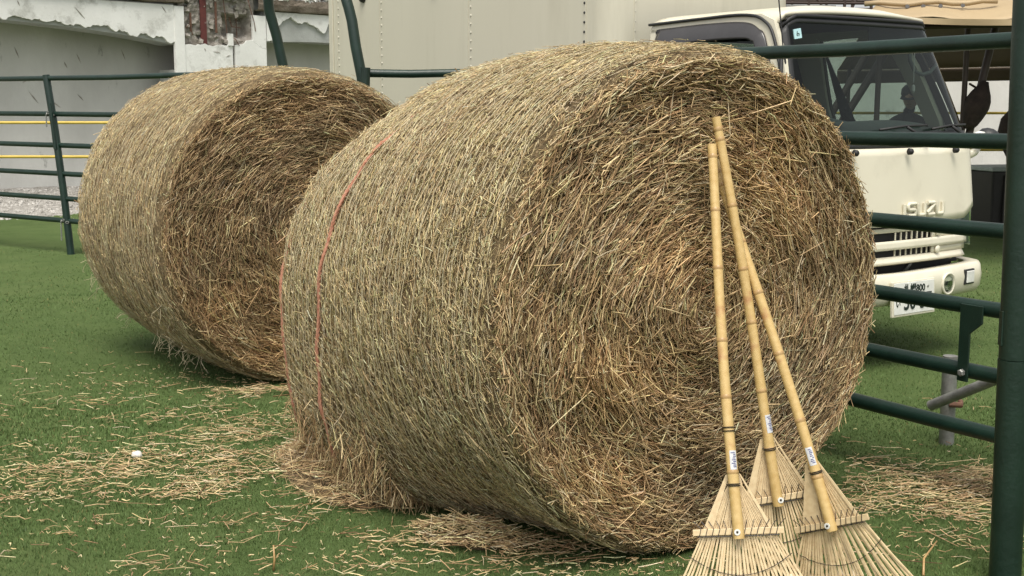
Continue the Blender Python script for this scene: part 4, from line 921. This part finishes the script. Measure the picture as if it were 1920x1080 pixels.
# cargo box
BX0, BX1, BY0, BY1, BZ0, BZ1 = -4.80, -1.318, -.08, 1.44, .78, 2.75
def boxskin():
    mb = MB(); R = .16
    # outline in plan with rounded front vertical corners
    pts = [(BX0, BY0)]+[(BX1-R+R*math.sin(t), BY0+R-R*math.cos(t)) for t in np.linspace(0, PI/2, 9)]+[(BX1-R+R*math.cos(t), BY1-R+R*math.sin(t)) for t in np.linspace(0, PI/2, 9)]+[(BX0, BY1)]
    n = len(pts); mb.add([(x, y, BZ0) for x, y in pts]+[(x, y, BZ1) for x, y in pts], [(i, (i+1) % n, n+(i+1) % n, n+i) for i in range(n)]+[tuple(range(n-1, -1, -1)), tuple(range(n, 2*n))])
    return mb.build('cargo_box', M['boxpaint'], tr, autosmooth=30)
cb = boxskin()
mb = MB(); mb.box(BX0-.01, BX0+.05, BY0-.012, BY0-.001, BZ0, BZ1); mb.build('rear_post', M['boxpaint'], cb, bevel=.003)
for x in (-1.551, -1.575): 
    pass
mb = MB(); mb.box(-1.566, -1.54, BY0-.004, BY0-.0005, BZ0, BZ1); mb.build('corner_seam', M['boxpaint'], cb)
mb = MB(); mb.box(BX1+.0005, BX1+.004, BY0+.172, BY0+.19, BZ0, BZ1); mb.build('corner_seam', M['boxpaint'], cb)
for x in (-1.553, -2.765, -3.973, -4.664):
    mb = MB()
    for k in range(int((BZ1-BZ0)/.055)):
        mb.lathe([(.0085, 0), (.007, .004), (.002, .007)], (x, BY0-(.004 if x > -1.6 else .0), BZ0+.03+.055*k), 6, rot_to((0, -1, 0)))
    mb.build('rivet_row', M['rivet'] if x < -1.6 else M['darkplastic'], cb, kind='stuff')
    if x < -1.6: mb = MB(); mb.box(x-.03, x-.028, BY0-.003, BY0-.0005, BZ0, BZ1); mb.build('panel_joint', M['boxpaint'], cb)
mb = MB()
for k in range(36): mb.lathe([(.0055, 0), (.004, .003)], (BX1+.003, BY0+.18, BZ0+.03+.055*k), 6, rot_to((1, 0, 0)))
mb.build('rivet_row', M['rivet'], cb, kind='stuff')
for x in (-4.25, -3.2): # marker lights high on the side
    mb = MB(); mb.lathe([(.045, 0), (.04, .02), (.02, .03)], (x, BY0, 2.19), 14, rot_to((0, -1, 0))); mb.build('side_marker', M['darkplastic'], cb, True)
# chassis and wheels
for y in (.35, 1.02): mb = MB(); mb.box(-4.7, -.15, y, y+.07, .50, .66); mb.build('chassis_rail', M['rubber'], tr)
def wheel(x, y, s):
    mb = MB(); mb.lathe([(.17, -.08), (.27, -.085), (.315, -.06), (.32, 0), (.315, .06), (.27, .085), (.17, .08)], (x, y, .32), 32, rot_to((0, s, 0))); w_ = mb.build('wheel', M['rubber'], tr, autosmooth=40)
    mb = MB(); mb.lathe([(.17, .05), (.155, .075), (.12, .03), (.06, .035), (.05, .08), (.02, .085)], (x, y, .32), 24, rot_to((0, s, 0))); mb.build('rim', M['white'], w_, autosmooth=40)
for x, ys in ((-.98, (.14, W-.14)), (-3.5, (.12, W-.12))):
    for y in ys: wheel(x, y, -1 if y < .7 else 1)
mb = MB(); mb.tube([(-3.5, .15, .32), (-3.5, W-.15, .32)], .05, 10); mb.tube([(-.98, .15, .32), (-.98, W-.15, .32)], .04, 10); mb.build('axles', M['rubber'], tr)

# ------------------------------------------------------------------ canopy
cn = empty('canopy', (2.95, 10.4, 0), math.radians(-12), 'tan tarpaulin canopy on dark brown poles beyond the truck', 'canopy')
def slope(a, b):     # front slope, eave to ridge
    x = 5.2*a; y = 2.3*b; xs = x+.5*b*(1-a); sag = .03*math.sin(PI*b)*(1+.6*math.sin(x*4))+.02*math.sin(x*9+b*3)
    return (xs, y, 2.03+.016*x+.80*b-sag+.10*math.exp(-x*1.5)*(1-b))
mb = MB(); mb.grid(slope, 60, 20); mb.build('roof_cloth', M['tarp'], cn, smooth=True, solid=.004)
def slope_b(a, b): x = 5.2*a; return (x+.5*(1-b)*(1-a), 2.3+2.6*b, 2.83+.016*x-1.02*b-.03*math.sin(PI*b))
mb = MB(); mb.grid(slope_b, 40, 14); mb.build('roof_cloth', M['tarp'], cn, smooth=True, solid=.004)
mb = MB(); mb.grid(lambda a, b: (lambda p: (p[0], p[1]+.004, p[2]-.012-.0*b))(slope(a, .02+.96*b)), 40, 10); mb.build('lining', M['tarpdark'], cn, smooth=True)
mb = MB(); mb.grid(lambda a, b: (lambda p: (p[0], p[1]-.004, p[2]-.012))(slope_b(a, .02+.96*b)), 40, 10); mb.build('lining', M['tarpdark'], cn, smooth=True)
mb = MB(); mb.grid(lambda a, b: (5.2*a, -.012-.01*math.sin(a*30)*b, 2.035+.016*5.2*a-.05*b+.10*math.exp(-5.2*a*1.5)), 60, 3); mb.build('hem', M['tarp'], cn, smooth=True)
mb = MB(); mb.grid(lambda a, b: (5.2*a, 4.91, 1.805+.016*5.2*a-.16*b), 40, 3); mb.build('rear_valance', M['tarpdark'], cn, smooth=True, solid=.004)
# rolled fold with eyelets on the left end
mb = MB(); mb.tube([(.0+.12*i, .42+.02*math.sin(i*2), 2.245+.012*math.sin(i*1.7)) for i in range(10)], .022, 8); fold = mb.build('rolled_fold', M['tarp'], cn, smooth=True)
for x in (.35, .48, .62, .80): mb = MB(); mb.lathe([(.018, 0), (.018, .004), (.008, .004)], (x, .385, 2.215), 10, rot_to((0, -1, .4))); mb.build('eyelet', M['wire'], fold)
for (p, q) in (((.55, .50, 2.30), (.72, .75, 2.41)), ((1.25, .55, 2.29), (1.42, .75, 2.36)), ((.95, .60, 2.30), (1.0, .85, 2.38))): mb = MB(); mb.tube([p, ((p[0]+q[0])/2+.02, (p[1]+q[1])/2, (p[2]+q[2])/2+.012), q], .010, 6); mb.build('crease', M['tarp'], cn, True)
for x, y, zt in ((.12, .25, 2.08), (4.9, .25, 2.1), (.12, 4.7, 1.82), (.90, .80, 2.25), (4.9, 4.7, 1.9)):
    mb = MB(); mb.tube([(x, y, -.05), (x+.01, y, zt)], .024, 10); mb.build('pole', M['brownsteel'], cn, autosmooth=50)
for p, q, r in (((.364, .69, 2.10), (-.81, .44, .10), .034), ((.19, .66, 2.08), (-.90, .42, .10), .032), ((.05, .30, 2.03), (5.0, .30, 2.10), .022), ((1.176, .863, 2.22), (.775, .778, .12), .034)):
    mb = MB(); mb.tube([p, q], r, 10); mb.build('brace', M['brownsteel'], cn, autosmooth=50)
mb = MB(); mb.tube([(1.03, .80, 1.52), (.94, .76, 1.57)], .010, 6); mb.build('peg', M['brownsteel'], cn)
# furled cloth bound to the slanted brace
mb = MB(); A, B = Vector((1.176, .863, 2.22)), Vector((.775, .778, .12)); 
pts = [A.lerp(B, t)+Vector((.03*math.sin(t*8), -.05, 0)) for t in np.linspace(.30, .50, 9)]
mb.tube(pts, [.03, .055, .085, .105, .11, .10, .085, .065, .03], 14); o = mb.build('furled_cloth', M['darkcloth'], None, True)
o.location = cn.location; o.rotation_euler = cn.rotation_euler
tag(o, 'dark furled cloth bundle bound to the slanted canopy pole', 'cloth bundle')
# dark bin and covered bundle beside the post
bn = empty('bin', (5.36, 13.5, 0), math.radians(12), 'black straight-sided bin standing on turf to the right of the truck front', 'bin')
mb = MB(); mb.hull8([(-.24, -.24, 0), (.30, -.24, 0), (.30, .24, 0), (-.24, .24, 0)], [(-.27, -.27, .68), (.33, -.27, .68), (.33, .27, .68), (-.27, .27, .68)]); mb.build('bin_body', M['blackplastic'], bn, bevel=.02)
mb = MB(); mb.box(-.29, .35, -.29, .29, .681, .73); mb.build('lid', M['trimgrey'], bn, bevel=.01)
for x in (-.12, .06, .22): mb = MB(); mb.box(x-.012, x+.012, -.285, -.262, .06, .64); mb.build('rib', M['blackplastic'], bn)
cv = empty('covered_stand', (5.20, 12.6, 0), 0, 'dark brown draped stand half hidden behind the thick green post', 'stand')
mb = MB(); mb.lathe([(.10, 0), (.11, .5), (.14, .86), (.22, 1.02), (.235, 1.12), (.21, 1.25), (.12, 1.36), (.03, 1.41)], (0, 0, 0), 18); mb.build('cover', M['darkcloth'], cv, True)
mb = MB(); mb.tube([(-.05, -.12, -.02), (-.05, -.12, .98)], .03, 10); mb.build('leg', M['brownsteel'], cv)
# scaffold behind the cab roof
sc_ = empty('scaffold', (3.9, 19.5, 0), math.radians(10), 'grey steel pipe scaffold showing above the truck cab', 'scaffold')
def pipe(p, q, r=.024, n='pipe'): mb = MB(); mb.tube([p, q], r, 8); return mb.build(n, M['brownsteel'], sc_, autosmooth=50)
for x in (0.75, 1.35, 1.80, 2.35, 3.2): pipe((x, 0, -.3), (x, 0, 4.2), .026, 'upright'); pipe((x+.1, .9, -.3), (x+.1, .9, 4.2), .022, 'upright')
for z in (2.97, 3.10, 3.55): pipe((.3, 0, z), (3.8, 0, z+.03), .022, 'ledger'); pipe((.3, .9, z-.02), (3.8, .9, z+.02), .018, 'ledger')
for p, q in (((.75, 0, 3.2), (1.0, 0, 2.9)), ((1.35, 0, 2.6), (1.75, .02, 3.5)), ((1.8, 0, 3.15), (2.25, 0, 2.8)), ((2.0, 0, 2.7), (2.7, 0, 3.5)), ((2.5, .9, 3.4), (3.3, .9, 2.8))): pipe(p, q, .018, 'diagonal')
mb = MB(); mb.box(.35, 1.2, -.02, .25, 2.90, 2.945); mb.build('deck_board', M['galv'], sc_)

# ------------------------------------------------------------------ person seen through the windscreen
pe = empty('person', (3.98, 12.5, -.02), math.radians(20), 'person in a dark cap and jacket beyond the truck, one hand raised to the face', 'person')
def skin_body(name, joints, edges, mat, root=0, lv=1, parent=pe):
    me = bpy.data.meshes.new(name); me.from_pydata([j[0] for j in joints], edges, []); o = link(name, me, mat, parent)
    m = o.modifiers.new('skin', 'SKIN'); m.use_smooth_shade = True
    for i, j in enumerate(joints):
        me.skin_vertices[0].data[i].radius = (j[1], j[2] if len(j) > 2 else j[1])
    me.skin_vertices[0].data[root].use_root = True
    s = o.modifiers.new('subsurf', 'SUBSURF'); s.levels = lv; s.render_levels = lv
    return o
J = [((0, 0, .84), .13, .10), ((0, 0, 1.0), .125, .095), ((.01, -.01, 1.16), .15, .10), ((.01, -.02, 1.26), .10, .075), ((0, -.03, 1.33), .052), ((0, -.05, 1.40), .050),
     ((.09, 0, .78), .085), ((.10, -.01, .43), .058), ((.10, .02, .08), .042), ((.10, -.12, .03), .035),
     ((-.09, 0, .78), .085), ((-.10, -.01, .43), .058), ((-.10, .02, .08), .042), ((-.10, -.12, .03), .035),
     ((.17, -.01, 1.25), .058), ((.31, -.05, 1.13), .043), ((.27, -.20, 1.31), .034), ((.20, -.24, 1.36), .026),
     ((-.17, -.01, 1.25), .058), ((-.21, .0, 1.00), .043), ((-.20, -.07, .78), .032), ((-.20, -.09, .70), .026)]
E_ = [(0, 1), (1, 2), (2, 3), (3, 4), (4, 5), (0, 6), (6, 7), (7, 8), (8, 9), (0, 10), (10, 11), (11, 12), (12, 13), (3, 14), (14, 15), (15, 16), (16, 17), (3, 18), (18, 19), (19, 20), (20, 21)]
skin_body('body', J, E_, M['workcloth'])
bm = bmesh.new(); bmesh.ops.create_uvsphere(bm, u_segments=20, v_segments=14, radius=1)
for v in bm.verts:
    x, y, z = v.co; k = 1-.18*max(0, -z)**1.5; v.co = (x*.076*k, y*.094*k-(.012 if y < -.9 else 0), z*.115)
    if y < -.80 and abs(x) < .25 and abs(z+.05) < .22: v.co.y -= .018
me = bpy.data.meshes.new('head'); bm.to_mesh(me); bm.free(); hd = link('head', me, M['skin'], pe, True); hd.location = (-.01, -.07, 1.475); hd.rotation_euler = (math.radians(8), 0, math.radians(-50))
for s in (-1, 1):
    mb = MB(); mb.lathe([(.018, 0), (.014, .012)], (s*.073, .005, -.005), 10, rot_to((s, 0, 0))); mb.build('ear', M['skin'], hd, True)
    mb = MB(); mb.lathe([(.011, 0), (.007, .006)], (s*.030, -.088, .012), 8, rot_to((0, -1, 0))); mb.build('eye', M['ink'], hd, True)
mb = MB(); mb.box(-.022, .022, -.090, -.082, -.052, -.046); mb.build('mouth', M['rust'], hd)
mb = MB(); mb.lathe([(.092, .0), (.098, .02), (.092, .07), (.062, .105), (.02, .118)], (0, .006, .022), 20); mb.build('cap', M['workcloth'], hd, True)
mb = MB(); mb.grid(lambda a, b: (.085*(2*a-1), -.05-.11*b*(1-(2*a-1)**2*.6), .026-.018*b), 10, 4); mb.build('cap_brim', M['workcloth'], hd, smooth=True, solid=.006)
def hand(base, d, curl):
    d = Vector(d).normalized(); x = d.orthogonal().normalized(); z = d.cross(x); b = Vector(base)
    Jt = [(b, .026, .018), (b+d*.06, .034, .015)]; Et = [(0, 1)]
    for i, l in enumerate((.060, .072, .068, .050)):
        o0 = b+d*.07+x*(.024-.016*i); n0 = len(Jt); Jt += [(o0, .009), (o0+d*l*.5-z*curl*.4, .0085), (o0+d*l*.85-z*curl, .007)]; Et += [(1, n0), (n0, n0+1), (n0+1, n0+2)]
    n0 = len(Jt); Jt += [(b+d*.03+x*.035, .011), (b+d*.055+x*.060-z*.01, .009)]; Et += [(0, n0), (n0, n0+1)]
    skin_body('hand', [((tuple(j[0]),)+tuple(j[1:])) for j in Jt], Et, M['skin'])
hand((.20, -.24, 1.36), (-.8, -.25, .35), .03); hand((-.20, -.09, .70), (0, -.2, -1), .025)
